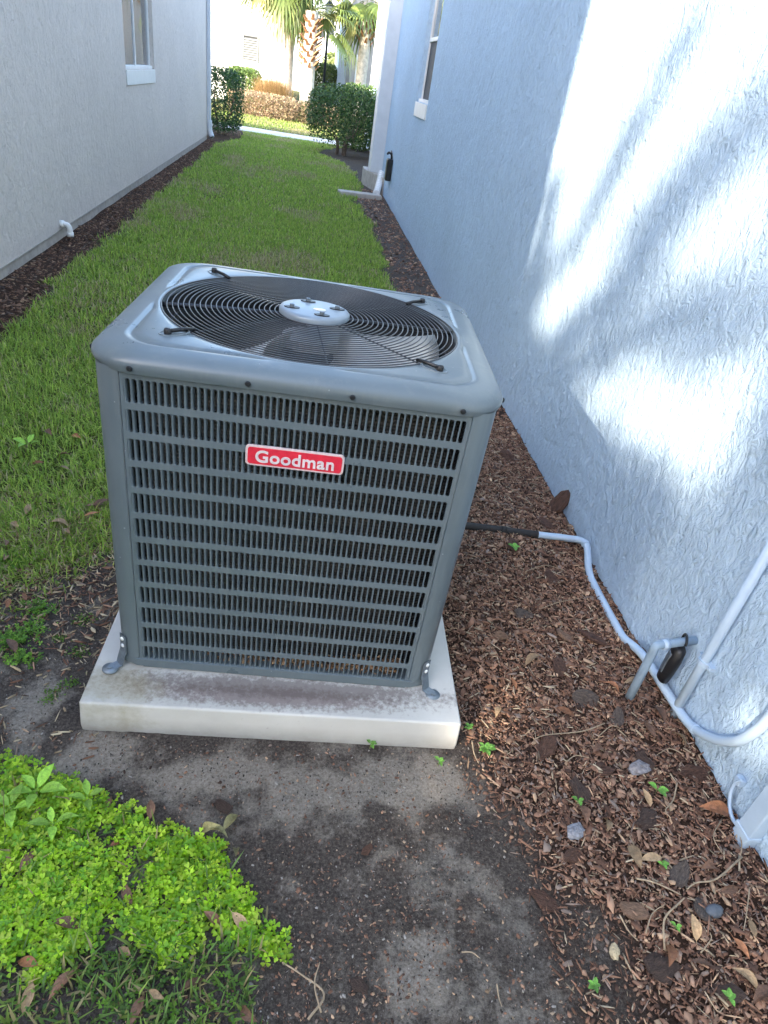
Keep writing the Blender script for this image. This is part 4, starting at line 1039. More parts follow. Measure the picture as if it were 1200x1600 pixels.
# (wall y, wall z, radius y, radius z, openness): gaps in the crown where the sun comes through
GAPS = [(3.45, 1.45, .42, .50, 1), (2.2, 1.20, .7, .36, .93), (2.9, .95, .45, .30, .88), (3.15, .70, .24, .16, .92), (1.85, .70, .40, .22, .95), (1.68, .58, .14, .16, .95), (2.5, .42, .5, .16, .45), (1.08, .29, .13, .10, .95),
        (1.95, -.42, .14, .08, .85), (1.92, -.56, .16, .09, .85), (2.3, .47, .12, .07, .5)]
SPRAYS = [([(2.70, 1.86), (2.94, 1.50), (3.17, 1.08), (3.55, .72)], .055, 330), ([(1.95, 1.80), (2.25, 1.5), (2.48, 1.28), (2.55, 1.05)], .085, 620), ([(1.95, 1.15), (2.35, .88), (2.80, .60)], .06, 480),
          ([(3.72, 1.22), (3.60, .85)], .05, 220), ([(1.45, 1.45), (1.75, 1.12), (2.0, .95)], .08, 240), ([(2.9, .40), (3.2, .30)], .10, 700), ([(1.7, .40), (2.1, .30), (2.5, .22)], .10, 1500), ([(2.0, .05), (2.6, .0), (3.2, -.1)], .11, 1500), ([(1.1, .9), (1.35, .70), (1.5, .45)], .07, 700), ([(2.55, 1.05), (2.75, .85), (3.1, .60)], .05, 320), ([(.7, .62), (1.15, .55), (1.5, .40), (1.65, .22)], .09, 1300), ([(.7, .10), (1.25, .05), (1.55, .15)], .09, 1100), ([(.9, .9), (1.3, .75)], .09, 700)]
NFAR = 5
def shade_keep(P):
    y, z = sunspace(P); o = np.zeros(len(P))
    for cy, cz_, ry, rz, s in GAPS:
        d = np.sqrt(((y-cy)/ry)**2+((z-cz_)/rz)**2); o = np.maximum(o, s*sstep(1.25, .8, d))
    o = np.maximum(o, sstep(.85, 1.25, z)*.985)
    return RNG.random(len(P)) > o
tree('leafy tree standing on the lawn before the house corner', (-5.4, -5.1, 0), 5.4, 2.4, 56000, .085, GREENS, .17, mask=shade_keep, zc=3.6, half=(1.1, 3.0, 1.6), sprays=SPRAYS[NFAR:])
tree('slender tall tree with long leafy sprays beside the tan house', (-9.2, -7.7, 0), 8.6, .9, 3500, .10, GREENS, .14, mask=shade_keep, zc=7.0, half=(.7, .9, .9), sprays=SPRAYS[:NFAR])
sp_f = []
for dy, dz, ln in ((.75, -1.15, 1.9), (.66, -.90, 1.5), (.55, -.5, 1.3), (1.1, -1.0, 1.6)):
    sp_f.append((math.pi/2+random.uniform(-.25, .25), math.atan2(dz, dy)+.45, ln*.72, .52, .9))
palm('tall palm with drooping fronds standing near the leafy tree', (-6.2, -7.0, 0), 7.5, .18, [(math.pi*1.5+i*.35-.7, .2+.1*i, 1.0, .7, .8) for i in range(5)], (6.4, 7.5, 24), pcol, lean=(0, .1), seg=18)
# ------------------------------------------------------------------ turf
def sample(n_, x0, x1, y0, y1, f):
    x = RNG.uniform(x0, x1, n_); y = RNG.uniform(y0, y1, n_); k = RNG.random(n_) < f(x, y); x, y = x[k], y[k]
    return np.stack([x, y, gheight(x, y)-.004], 1)
def turf(P, h, w, dry_extra=0, lean=.45):
    k = len(P); dry = fbm(P[:, 0]*1.6+3, P[:, 1]*1.1+8, 3); dn = fbm(P[:, 0]*7, P[:, 1]*7, 2)
    pd = np.clip(sstep(.52, .75, dry)*.6+sstep(.5, .8, dn)*.22+dry_extra+.05, 0, .9)
    g = pal(k, [(.27, .40, .058), (.35, .48, .075), (.43, .53, .105), (.20, .33, .052)], jit=.15); d = pal(k, [(.44, .37, .19), (.50, .43, .25), (.34, .30, .13)], jit=.15)
    col = np.where((RNG.random(k) < pd)[:, None], d, g)
    return grass_np(P, RNG.uniform(.6, 1.25, k)*h, RNG.uniform(.7, 1.3, k)*w, col, lean*1.5, .55)
parts = []
P = sample(90000, -1.85, .9, 1.4, 4.2, lambda x, y: lawn_mask(x, y)*(1-.0*x)); parts.append(turf(P, .055, .0045, lean=.55))
P = sample(26000, -1.2, -.35, 1.25, 2.3, lambda x, y: sstep(.0, .3, y-np.interp(x, [-1.2, -.9, -.75, -.5], [1.35, 1.5, 1.6, 1.95])-.25*fbm(x*7, y*7, 3)+.12)*.75); parts.append(turf(P, .04, .0042, .30, .9))
P = sample(90000, -1.9, 1.0, 4.2, 9, lawn_mask); parts.append(turf(P, .055, .0065))
P = sample(90000, -1.9, 1.1, 9, 19.2, lawn_mask); parts.append(turf(P, .06, .010))
def join(parts):
    Vs, Fs, Cs = [], [], []; o_ = 0
    for V, F, C in parts: Vs.append(V); Fs.append(F+o_); Cs.append(C); o_ += len(V)
    return np.concatenate(Vs), np.concatenate(Fs), np.concatenate(Cs)
V, F, C = join(parts); tag(link('grass', mesh_np('grass', V, F, C), M['grass']), 'mown green lawn with dry tan streaks between the houses', kind='stuff')
P = sample(40000, -4, 4, 20.5, 27.5, lambda x, y: np.ones(len(x))*.9); V, F, C = turf(P, .07, .014, .28); tag(link('grass', mesh_np('grass', V, F, C), M['grass']), 'sunlit lawn beyond the walkway', kind='stuff')
# ------------------------------------------------------------------ bark mulch
def chips_np(P, L, Wd, T, col, tilt=.35):
    """irregular five-sided wood chips"""
    k = len(P); yaw = RNG.uniform(0, 2*np.pi, k); tx = RNG.normal(0, tilt, k); ty = RNG.normal(0, tilt, k)
    n5 = 5; ang = np.linspace(0, 2*np.pi, n5, endpoint=False)[None]+RNG.uniform(-.4, .4, (k, n5)); rad = RNG.uniform(.7, 1.1, (k, n5))
    x = np.cos(ang)*rad*L[:, None]*.5; y = np.sin(ang)*rad*Wd[:, None]*.5
    z = np.zeros_like(x)+RNG.normal(0, .08, (k, n5))*Wd[:, None]
    xs = np.concatenate([x, x*.92], 1); ys = np.concatenate([y, y*.9], 1); zs = np.concatenate([z, z+T[:, None]], 1)
    z2 = zs+xs*np.sin(tx)[:, None]+ys*np.sin(ty)[:, None]
    c, s = np.cos(yaw)[:, None], np.sin(yaw)[:, None]
    V = np.stack([P[:, :1]+xs*c-ys*s, P[:, 1:2]+xs*s+ys*c, P[:, 2:3]+z2], 2).reshape(-1, 3)
    f = [[5, 6, 7], [5, 7, 8], [5, 8, 9]]+[q for j in range(5) for q in ([j, (j+1) % 5, 5+(j+1) % 5], [j, 5+(j+1) % 5, 5+j])]
    F = (np.arange(k)[:, None, None]*10+np.array(f)[None]).reshape(-1, 3)
    cc = np.repeat(col, 10, 0)*(1+RNG.normal(0, .12, (k*10, 1))); return V, F, np.clip(cc, .004, .8)
CHIPC = [(.12, .060, .037), (.185, .092, .056), (.25, .130, .080), (.33, .19, .12), (.068, .036, .024), (.25, .18, .14), (.44, .285, .175)]
CHIPW = [4, 6, 6, 4, 3, 2.4, 2.4]
def out_pad(x, y):
    c, s = math.cos(PADR), math.sin(PADR); lx = c*(x-PADO.x)+s*(y-PADO.y); ly = -s*(x-PADO.x)+c*(y-PADO.y)
    return ((lx < -.01) | (lx > PADW+.008) | (ly < -.01) | (ly > PADW+.01)).astype(float)
mp = []
def layer(n_, x0, x1, y0, y1, f, lmin, lmax, lift, asp=(.35, .8), cols=CHIPC, wts=CHIPW, tilt=.35):
    P = sample(n_, x0, x1, y0, y1, lambda x, y: f(x, y)*out_pad(x, y)*(x < BW-.008)*(x > -AW+.004)); k = len(P); P[:, 2] += RNG.uniform(.002, lift, k)
    L = lmin+(lmax-lmin)*RNG.random(k)**2; mp.append(chips_np(P, L, L*RNG.uniform(*asp, k), RNG.uniform(.0015, .005, k), pal(k, cols, wts, .2), tilt))
layer(52000, .3, 1.29, .35, 3.4, mulch_mask, .005, .020, .010, (.25, .8), tilt=.25)
layer(5000, .3, 1.29, .35, 3.4, lambda x, y: mulch_mask(x, y)**2, .016, .046, .014, (.3, .6), tilt=.2)
layer(15000, .3, 1.29, .35, 3.4, mulch_mask, .015, .05, .016, (.04, .12), CHIPC+[(.34, .26, .17), (.40, .32, .22)], CHIPW+[3, 2])
layer(6000, .4, 1.29, 3.4, 6.0, lambda x, y: (x > lawn_right(y)+.03)*.8, .015, .05, .01)
layer(3500, .7, 1.29, 6.0, 12, lambda x, y: (x > lawn_right(y)+.03)*.7, .02, .06, .01)
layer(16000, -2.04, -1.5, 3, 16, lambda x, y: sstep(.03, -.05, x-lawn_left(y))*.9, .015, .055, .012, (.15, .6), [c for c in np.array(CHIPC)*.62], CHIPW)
layer(17000, -.7, .8, .35, 1.2, lambda x, y: (1-mulch_mask(x, y))*(~inpoly(x, y, CLOVER))*(.22+.6*sstep(.5, .75, fbm(x*4+2, y*4, 3))*sstep(1.0, .6, y)), .003, .014, .004, (.12, .7), CHIPC+[(.28, .25, .22), (.30, .22, .15)], CHIPW+[3, 3])
layer(6500, -1.2, -.4, 1.1, 2.3, lambda x, y: np.clip(.15+.9*sstep(1.35, 1.75, y+.25*(-.6-x)-.2*fbm(x*8, y*8, 3)+.1), 0, 1), .012, .05, .012, (.05, .22), CHIPC+[(.40, .31, .19), (.46, .37, .24), (.33, .24, .14)], CHIPW+[9, 8, 6])
V, F, C = join(mp); tag(link('mulch', mesh_np('mulch', V, F, C), M['chip']), 'brown shredded bark mulch around the condenser and along the walls', kind='stuff')
k0 = sample(60000, -1.1, .95, .3, 1.75, lambda x, y: (1-.8*mulch_mask(x, y))*out_pad(x, y)*(1-.8*lawn_mask(x, y))*(.25+.75*sstep(.4, .65, fbm(x*10, y*10, 3)))); k = len(k0); k0[:, 2] += .002
Lk = .0012+.0055*RNG.random(k)**3; V, F, C = chips_np(k0, Lk, Lk*RNG.uniform(.6, 1, k), Lk*.6, pal(k, [(.030, .024, .019), (.065, .053, .044), (.12, .10, .085), (.24, .21, .18)], [4, 5, 3, 1.3], .25), .5)
tag(link('soil_crumbs', mesh_np('soil_crumbs', V, F, C), M['chip']), 'loose crumbs of dark soil and sand round the slab', kind='stuff')
# leaf litter packed behind the lowest louvers
k = 420; lx = .33-np.abs(RNG.normal(0, .22, k)); lx = np.clip(lx, -.33, .34); hh = .02+.035*np.clip((lx+.1)/.4, 0, 1)
LP = np.stack([lx, RNG.uniform(-HB+.012, -HB+.040, k), .036+RNG.random(k)*hh], 1)
V, F, C = chips_np(LP, RNG.uniform(.01, .03, k), RNG.uniform(.004, .012, k), RNG.uniform(.001, .003, k), pal(k, [(.30, .17, .09), (.22, .12, .06), (.38, .25, .15), (.12, .07, .04)]), .7)
o = link('leaf_litter', mesh_np('leaf_litter', V, F, C), M['litter']); o.location = AC.location; o.rotation_euler = AC.rotation_euler; o.scale = AC.scale
tag(o, 'brown leaf litter packed behind the lowest louvers of the condenser', kind='stuff')
# ------------------------------------------------------------------ clover and weeds
def clover_np(P, h, r, cols):
    k = len(P); az = RNG.uniform(0, 2*np.pi, k); lean = RNG.normal(0, .012, (k, 2)); C0 = P+np.concatenate([lean, h[:, None]], 1)
    tl = RNG.normal(0, .28, (k, 2)); Vs = []; Fs = []
    prof = np.array([(0, 0, 0), (.45, .34, .03), (.88, .48, .06), (1.05, .26, .05), (.92, 0, -.02), (1.05, -.26, .05), (.88, -.48, .06), (.45, -.34, .03)])
    tri = np.array([(0, 1, 4), (1, 2, 4), (2, 3, 4), (0, 4, 7), (7, 4, 6), (6, 4, 5)])
    for j in range(3):
        a = az+j*2*np.pi/3+RNG.normal(0, .12, k); c, s = np.cos(a)[:, None], np.sin(a)[:, None]
        u = prof[None, :, 0]*r[:, None]; v = prof[None, :, 1]*r[:, None]; w = prof[None, :, 2]*r[:, None]*3
        x = u*c-v*s; y = u*s+v*c; z = w+x*tl[:, :1]+y*tl[:, 1:]-.12*u
        Vs.append(np.stack([C0[:, :1]+x, C0[:, 1:2]+y, C0[:, 2:]+z], 2)); 
    V = np.concatenate(Vs, 1).reshape(-1, 3)
    F = (np.arange(k)[:, None, None]*24+np.concatenate([tri+8*j for j in range(3)])[None]).reshape(-1, 3)
    cc = np.repeat(cols, 24, 0)
    # stems
    sd = np.stack([np.cos(az), np.sin(az), 0*az], 1)*.0007
    SV = np.stack([P-sd, P+sd, C0+sd, C0-sd], 1).reshape(-1, 3); i = np.arange(k)[:, None]*4
    SF = np.concatenate([i+[0, 1, 2], i+[0, 2, 3]], 0)
    return np.concatenate([V, SV]), np.concatenate([F, SF+len(V)]), np.concatenate([cc, np.repeat(cols*.7, 4, 0)])
CLC = [(.34, .56, .022), (.42, .64, .030), (.48, .68, .050), (.24, .44, .018)]
cp = []
P = sample(36000, -1.4, .1, .4, 1.15, lambda x, y: inpoly(x+.06*(fbm(x*12, y*12, 2)-.5), y+.06*(fbm(x*12+7, y*12, 2)-.5), CLOVER)*sstep(.34, .58, fbm(x*11+4, y*11, 3)+.04)); P = P[:9000]; k = len(P)
cp.append(clover_np(P, RNG.uniform(.005, .028, k), RNG.uniform(.0065, .0120, k), pal(k, CLC+[(.46, .60, .06), (.22, .42, .03), (.18, .38, .03)], jit=.20)))
P = sample(6500, -1.4, .1, .15, .9, lambda x, y: inpoly(x, y, WEEDS)*(~inpoly(x, y, CLOVER))*.45*sstep(.4, .6, fbm(x*8, y*8, 2))); k = len(P)
cp.append(clover_np(P, RNG.uniform(.008, .025, k), RNG.uniform(.004, .008, k), pal(k, [(.14, .28, .03), (.19, .35, .04), (.10, .20, .03)], jit=.15)))
for u, v, sd_, nn in ((60, 955, .022, 90), (20, 1005, .028, 110), (55, 985, .02, 60), (28, 1035, .014, 50), (50, 1040, .008, 20), (20, 880, .03, 70), (105, 808, .018, 50)):
    c = gnd(u, v); P = np.stack([c.x+RNG.normal(0, sd_, nn), c.y+RNG.normal(0, sd_*.7, nn), np.zeros(nn)], 1); P[:, 2] = gheight(P[:, 0], P[:, 1])
    cp.append(clover_np(P, RNG.uniform(.008, .025, nn), RNG.uniform(.004, .008, nn), pal(nn, [(.16, .32, .03), (.20, .38, .04), (.11, .24, .03)], jit=.15)))
V, F, C = join(cp); tag(link('clover', mesh_np('clover', V, F, C), leafmat('clover', .45, .45)), 'bright green clover carpet on the soil in front of the slab', kind='stuff')
# coarse grass and low weeds under and below the clover
P = sample(15000, -1.4, .12, .15, 1.15, lambda x, y: inpoly(x+.08*(fbm(x*9, y*9, 2)-.5), y, WEEDS)*np.where(inpoly(x, y, CLOVER), .16, .75)); k = len(P)
g1 = grass_np(P, RNG.uniform(.03, .075, k), RNG.uniform(.003, .006, k), pal(k, [(.10, .18, .045), (.14, .24, .05), (.20, .28, .055), (.38, .31, .15)], [4, 4, 3, 3]), .9, .6)
P = sample(14000, -1.4, .12, .15, 1.15, lambda x, y: inpoly(x, y, WEEDS)*np.where(inpoly(x, y, CLOVER), .05, .6)); k = len(P); P[:, 2] += RNG.uniform(.005, .03, k)
g2 = leaves_np(P, RNG.uniform(.006, .016, k), RNG.uniform(.004, .009, k), pal(k, [(.13, .25, .05), (.18, .31, .06), (.09, .18, .04), (.26, .28, .08)]), .35)
# moss-like sprigs on the bare soil beside the slab
L = []
for u, v, sd_, nn in ((130, 970, .02, 90), (95, 1000, .014, 60), (120, 1020, .016, 70), (110, 1070, .016, 60), (85, 1085, .014, 50), (75, 1095, .012, 30), (155, 880, .02, 50)):
    c = gnd(u, v); q = np.stack([c.x+RNG.normal(0, sd_, nn), c.y+RNG.normal(0, sd_*.7, nn), RNG.uniform(.002, .014, nn)], 1); L.append(q)
P = np.concatenate(L); k = len(P); g3 = leaves_np(P, RNG.uniform(.006, .012, k), RNG.uniform(.004, .008, k), pal(k, [(.12, .22, .04), (.17, .28, .05)]), .5)
V, F, C = join([g1, g2, g3]); tag(link('weeds', mesh_np('weeds', V, F, C), M['grass']), 'coarse grass and low weeds below the clover', kind='stuff')
# ------------------------------------------------------------------ single things lying on the ground
def leaf_mesh(nm, col, curl, asp, lobed=False):
    b = MB(); n_ = 9; C = []
    for i in range(n_):
        t = i/(n_-1); w = asp*.5*math.sin(math.pi*min(1, t*1.0)**.85)*(1 if not lobed else (1+.25*math.sin(t*18)))+.004
        z = curl*.22*math.sin(t*math.pi)+.05*curl*(t-.5)
        for s in (-1, -.45, 0, .45, 1): b.v.append((t-.5, s*w, z+curl*.30*(abs(s)**1.5)*w*2-.012*(s == 0)))
    for i in range(n_-1):
        for j in range(4): b.f.append((i*5+j, i*5+j+1, i*5+6+j, i*5+5+j))
    k = len(b.v); b.v += [(-.5, -.012, 0), (-.5, .012, 0), (-.72, .008, .03), (-.72, -.008, .03)]; b.f.append((k, k+1, k+2, k+3))
    me = b.mesh(nm); me.polygons.foreach_set('use_smooth', [True]*len(me.polygons)); me.materials.append(col); return me
def leafcol(name, c):
    m, n, p = newmat(name); co = coords(n); oi = n.nodes.new('ShaderNodeObjectInfo')
    t = N(n, 'ShaderNodeTexNoise', Scale=7.0, Detail=5.0, Roughness=.7); n.links.new(co, t.inputs['Vector'])
    r = ramp(n, t.outputs[0], [(.28, tuple(x*.5 for x in c)), (.5, c), (.75, tuple(min(1, x*1.35) for x in c))])
    hv = N(n, 'ShaderNodeHueSaturation'); n.links.new(r.outputs[0], hv.inputs['Color'])
    mr = N(n, 'ShaderNodeMapRange'); n.links.new(oi.outputs['Random'], mr.inputs[0]); mr.inputs[3].default_value = .6; mr.inputs[4].default_value = 1.35; n.links.new(mr.outputs[0], hv.inputs['Value'])
    n.links.new(hv.outputs[0], p.inputs['Base Color']); p.inputs['Roughness'].default_value = .6; bumpn(n, p, t.outputs[0], .3, .05); return m
LB, LT, LO = leafcol('leaf_brown', (.17, .085, .048)), leafcol('leaf_tan', (.36, .23, .12)), leafcol('leaf_orange', (.30, .12, .05))
LGm = leafcol('leaf_olive', (.25, .22, .09))
LM = [leaf_mesh('fallen_leaf', m_, cu_, a_, lb) for m_ in (LB, LT, LO) for cu_, a_, lb in ((.5, .38, False), (.9, .42, False), (.3, .34, False))]
olive = leaf_mesh('fallen_leaf', LGm, .9, .4)
def drop(me, name, u=None, v=None, xy=None, size=.05, z=.010, label='', cat='', group=None, rz=None, tilt=.25, stand=0):
    p = gnd(u, v) if xy is None else Vector((xy[0], xy[1], 0)); o = link(name, me); h = float(gheight(np.array([p.x]), np.array([p.y]))[0])
    o.location = (p.x, p.y, h+z); o.scale = (size,)*3; o.rotation_euler = (random.gauss(0, tilt), random.gauss(0, tilt)+stand, random.uniform(0, 6.28) if rz is None else rz)
    tag(o, label, cat, group); return o
def zone(u, v):
    p = gnd(u, v)
    if p.y > 1.75: return 'near the black hose'
    if p.x < .78 and p.y > 1.0: return 'beside the slab'
    if p.x > 1.0 and p.y > 1.05: return 'by the thin elbow pipe'
    if p.x > 1.02: return 'near the looped cable'
    if p.y < .72: return 'round the dark pebble'
    return 'midway between slab and wall'
LCOL = ['dark brown', 'tan', 'orange brown']; LSH = ['flat', 'curled', 'slender']; BCOL = ['red brown', 'dark brown', 'grey brown', 'pale tan']
PXM = 690.0
def pxsize(u, v, px):
    a = gnd(u-px/2, v); b_ = gnd(u+px/2, v); return (a-b_).length
ml = [(650, 1412+0, 0, 0)][:0]+[(985, 1350, 44, 3), (1010, 1352, 40, 5), (1055, 1165, 26, 4), (1100, 1095, 34, 7), (1075, 1460, 34, 4), (1155, 1540, 40, 4), (1185, 1565, 40, 1), (1035, 1500, 42, 7), (1150, 1490, 30, 6), (1100, 1365, 34, 1), (905, 1285, 34, 1),
      (1025, 1125, 30, 1), (1010, 1150, 34, 2), (950, 1085, 26, 7), (800, 1075, 24, 8), (830, 1040, 30, 4), (870, 770, 30, 2), (765, 1085, 26, 6), (775, 1120, 22, 4), (1005, 1255, 26, 3), (1110, 1275, 46, 7), (940, 1300, 28, 4), (1130, 1400, 30, 0), (1090, 1515, 34, 2), (1165, 1460, 28, 5), (930, 1180, 26, 1), (880, 1120, 30, 8), (985, 1075, 32, 3)]
for u, v, px, k in ml:
    drop(LM[k], 'fallen_leaf', u, v, size=pxsize(u, v, px), z=.014, label=f'{LCOL[k//3]} {LSH[k%3]} fallen leaf on the mulch {zone(u, v)}', cat='leaf', group='fallen leaves on the bark mulch')
ll = [(45, 805, 26, 3), (60, 730, 22, 6), (100, 740, 24, 3), (40, 940, 24, 8), (95, 830, 34, 4), (160, 800, 34, 1), (120, 690, 26, 6), (75, 685, 26, 1), (20, 1020, 40, 0), (150, 800, 30, 2), (10, 880, 20, 4), (15, 950, 22, 6), (25, 830, 22, 4), (110, 840, 26, 4), (70, 885, 18, 3), (100, 720, 24, 1), (15, 860, 24, 1), (145, 815, 26, 8)]
for u, v, px, k in ll:
    drop(LM[k], 'fallen_leaf', u, v, size=pxsize(u, v, px), z=.022, label=f'{LCOL[k//3]} {LSH[k%3]} fallen leaf on the worn lawn edge beside the condenser', cat='leaf', group='fallen leaves at the lawn edge')
wl = [(105, 1450, 50, 0), (45, 1565, 46, 3), (100, 1545, 54, 0), (195, 1490, 34, 5), (45, 1350, 40, 0), (55, 1280, 36, 3), (150, 1345, 40, 2), (185, 1320, 26, 6), (170, 1258, 30, 2), (375, 1450, 44, 3), (330, 1440, 34, 1), (200, 1400, 40, 0), (15, 1350, 30, 0), (30, 1230, 26, 6), (235, 1270, 32, 1), (45, 1510, 44, 6), (390, 1590, 40, 1), (215, 1585, 44, 0), (300, 1545, 40, 2), (245, 1560, 30, 3)]
for u, v, px, k in wl:
    drop(LM[k], 'fallen_leaf', u, v, size=pxsize(u, v, px), z=.014, label=f'{LCOL[k//3]} {LSH[k%3]} fallen leaf caught among '+('the bright clover' if v < 1480 else 'the coarse grass below the clover'), cat='leaf', group='fallen leaves in the clover', tilt=.4)
for u, v, px in ((330, 1300, 40), (360, 1292, 36), (338, 1310, 40), (368, 1338, 26)):
    drop(olive, 'fallen_leaf', u, v, size=pxsize(u, v, px), z=.016, label='olive and tan dry leaf at the tip of the clover patch', cat='leaf', group='olive leaves by the clover', tilt=.4)
# bark slabs
def bark_mesh(c, seed):
    random.seed(seed); P = [((.5+random.uniform(-.12, .08))*math.cos(a), (.30+random.uniform(-.1, .06))*math.sin(a)) for a in np.linspace(0, 2*math.pi, 11)[:-1]]
    b = MB(); n_ = len(P)
    for sc, z in ((.95, -.04), (1, .01), (.86, .06), (.45, .075)): b.v += [(x*sc, y*sc, z+random.uniform(-.025, .025)) for x, y in P]
    for i in range(3):
        for k in range(n_): b.f.append((i*n_+k, i*n_+(k+1) % n_, (i+1)*n_+(k+1) % n_, (i+1)*n_+k))
    b.f += [tuple(range(n_-1, -1, -1)), tuple(range(3*n_, 4*n_))]; me = b.mesh('bark_piece'); me.materials.append(c); return me
def bark_mat(name, c):
    m, n, p = newmat(name); co = coords(n); mpn = N(n, 'ShaderNodeMapping'); mpn.inputs['Scale'].default_value = (3, 14, 8); n.links.new(co, mpn.inputs[0]); oi = n.nodes.new('ShaderNodeObjectInfo'); 
    n.links.new(oi.outputs['Location'], mpn.inputs['Location'])
    t = N(n, 'ShaderNodeTexNoise', Scale=1.6, Detail=8.0, Roughness=.7); n.links.new(mpn.outputs[0], t.inputs['Vector'])
    r = ramp(n, t.outputs[0], [(.3, tuple(x*.4 for x in c)), (.55, c), (.75, tuple(min(1, x*1.5) for x in c))])
    n.links.new(r.outputs[0], p.inputs['Base Color']); p.inputs['Roughness'].default_value = .85; bumpn(n, p, t.outputs[0], .8, .06); return m
BM = [bark_mat('bark_red', (.15, .072, .045)), bark_mat('bark_dark', (.10, .058, .042)), bark_mat('bark_grey', (.17, .125, .10)), bark_mat('bark_tan', (.36, .21, .13))]
BK = [bark_mesh(BM[i % 4], 30+i) for i in range(8)]; random.seed(11)
bl = [(925, 1005, 40, 0), (1005, 1290, 46, 1), (1055, 1375, 44, 2), (900, 1245, 46, 1), (960, 1130, 34, 2), (910, 1100, 44, 6), (850, 1175, 44, 0), (1035, 1520, 56, 1), (1020, 1515, 46, 5), (880, 1000, 32, 3), (815, 965, 30, 2), (860, 910, 30, 4), (790, 720, 26, 0), (850, 700, 26, 1), (800, 860, 30, 0),
      (780, 1000, 26, 7), (1080, 1215, 40, 0), (940, 1215, 30, 4), (890, 1345, 34, 0), (1000, 1200, 40, 1), (990, 1025, 34, 0), (870, 1050, 34, 0), (850, 825, 30, 4), (1130, 1560, 46, 1), (1090, 1430, 44, 6)]
for u, v, px, k in bl:
    drop(BK[k], 'bark_piece', u, v, size=pxsize(u, v, px), z=.012, label=f'{BCOL[k%4]} flat piece of bark in the mulch {zone(u, v)}', cat='bark', group='bark pieces in the mulch')
drop(BK[3], 'bark_piece', 985, 1432, size=pxsize(985, 1432, 46), z=.010, label='pale orange angular bark flake on the edge of the bare sand', cat='bark', rz=-.4, tilt=.05)
drop(BK[0], 'bark_piece', 852, 1408, size=pxsize(852, 1408, 46), z=.004, label='reddish bark piece half sunk in dark soil beside the mulch', cat='bark', rz=-.5, tilt=.1)
drop(BK[1], 'bark_piece', 562, 1542, size=pxsize(562, 1542, 36), z=.004, label='smooth dark brown bark piece alone on the bare soil', cat='bark', rz=-.5, tilt=.05)
drop(BK[4], 'bark_piece', 573, 1330, size=pxsize(573, 1330, 24), z=.006, label='small squarish tan bark crumb on the bare soil before the slab', cat='bark', rz=.6, tilt=.1)
drop(BK[5], 'bark_piece', 350, 1262, size=pxsize(350, 1262, 34), z=.006, label='dark round bark piece on the sand behind the clover tip', cat='bark', tilt=.1)
drop(BK[0], 'bark_piece', 868, 800, size=pxsize(868, 800, 46), z=.045, label='upright splinter of bark leaning on the wall foot', cat='bark', rz=.2, tilt=.05, stand=-1.1)
# stones
def stone(u, v, px, label, mat, seed, flat=.7, rz=0):
    rg = np.random.default_rng(seed); b = MB(); n1, n2 = 6, 10
    for i in range(n1+1):
        ph = math.pi*i/n1
        for j in range(n2):
            th = 2*math.pi*j/n2; r = .5*(1+(.42 if flat < .75 else .16)*(rg.random()-.5)); b.v.append((r*math.sin(ph)*math.cos(th), .62*r*math.sin(ph)*math.sin(th), flat*.6*r*math.cos(ph)))
    for i in range(n1):
        for j in range(n2): b.f.append((i*n2+j, (i+1)*n2+j, (i+1)*n2+(j+1) % n2, i*n2+(j+1) % n2))
    me = b.mesh('stone'); me.materials.append(mat); o = drop(me, 'stone', u, v, size=pxsize(u, v, px), z=.012, label=label, cat='stone', rz=rz, tilt=.05); me.polygons.foreach_set('use_smooth', [flat > .75]*len(me.polygons))
stone(893, 1311, 34, 'rough pale grey stone on the edge of the mulch', plain('stone_pale', (.24, .235, .25), .9, var=.4, scale=5, bump=1, bscale=9), 3, rz=.5)
stone(1108, 1433, 30, 'smooth dark blue grey pebble in the mulch', plain('stone_blue', (.10, .11, .125), .6, var=.2, scale=4), 4, .8, rz=.1)
stone(993, 1210, 36, 'grey knobbly wood lump in the mulch near the wall', plain('stone_grey', (.22, .20, .20), .9, var=.4, scale=5, bump=1, bscale=9), 5, rz=.2)
stone(957, 1490, 24, 'small pale yellow sandstone crumb beside the mulch', plain('stone_yellow', (.46, .36, .22), .9, var=.2, scale=6, bump=.6, bscale=9), 6, rz=1.2)
# twigs
def twig(pix, r, label, group=None, z=.02, mat='twig'):
    P = [gnd(u, v) for u, v in pix]; P = [Vector((p.x, p.y, float(gheight(np.array([p.x]), np.array([p.y]))[0])+z)) for p in P]
    b = MB(); c = P[0].copy(); Q = catmull([p-c for p in P], 5); b.tube(Q, np.linspace(r, r*.55, len(Q)), 6); o = b.build('twig', M[mat], smooth=True); o.location = c; tag(o, label, 'twig', group)
twig([(1150, 1350), (1110, 1385), (1080, 1390), (1065, 1400)], .0028, 'long bent grey twig near the flat cable channel')
twig([(985, 1385), (1015, 1392), (1055, 1410)], .0026, 'straight pinkish twig behind the orange bark flake')
twig([(1030, 1495), (1028, 1450), (1050, 1425), (1060, 1415)], .0028, 'pale hooked straw stalk standing in the mulch')
twig([(960, 1440), (975, 1465), (988, 1482)], .0022, 'thin dark twig beside the yellow crumb')
twig([(940, 1140), (905, 1152), (850, 1158), (830, 1165)], .0022, 'long thin root lying across the mulch toward the slab')
twig([(1050, 1235), (1045, 1260), (1032, 1278), (1040, 1290)], .0022, 'angular pale straw near the wall foot')
twig([(1145, 1310), (1150, 1330), (1148, 1350)], .0022, 'short dark splinter under the flat cable channel')
twig([(735, 1165), (738, 1185), (745, 1200)], .0024, 'pale stalk beside the front corner of the slab', z=.02)
twig([(480, 1600), (505, 1560), (470, 1530), (440, 1510)], .0026, 'long tan stalk at the edge of the weeds')
twig([(500, 1590), (490, 1545), (498, 1512)], .0020, 'thin curved tan stalk beside the weeds')
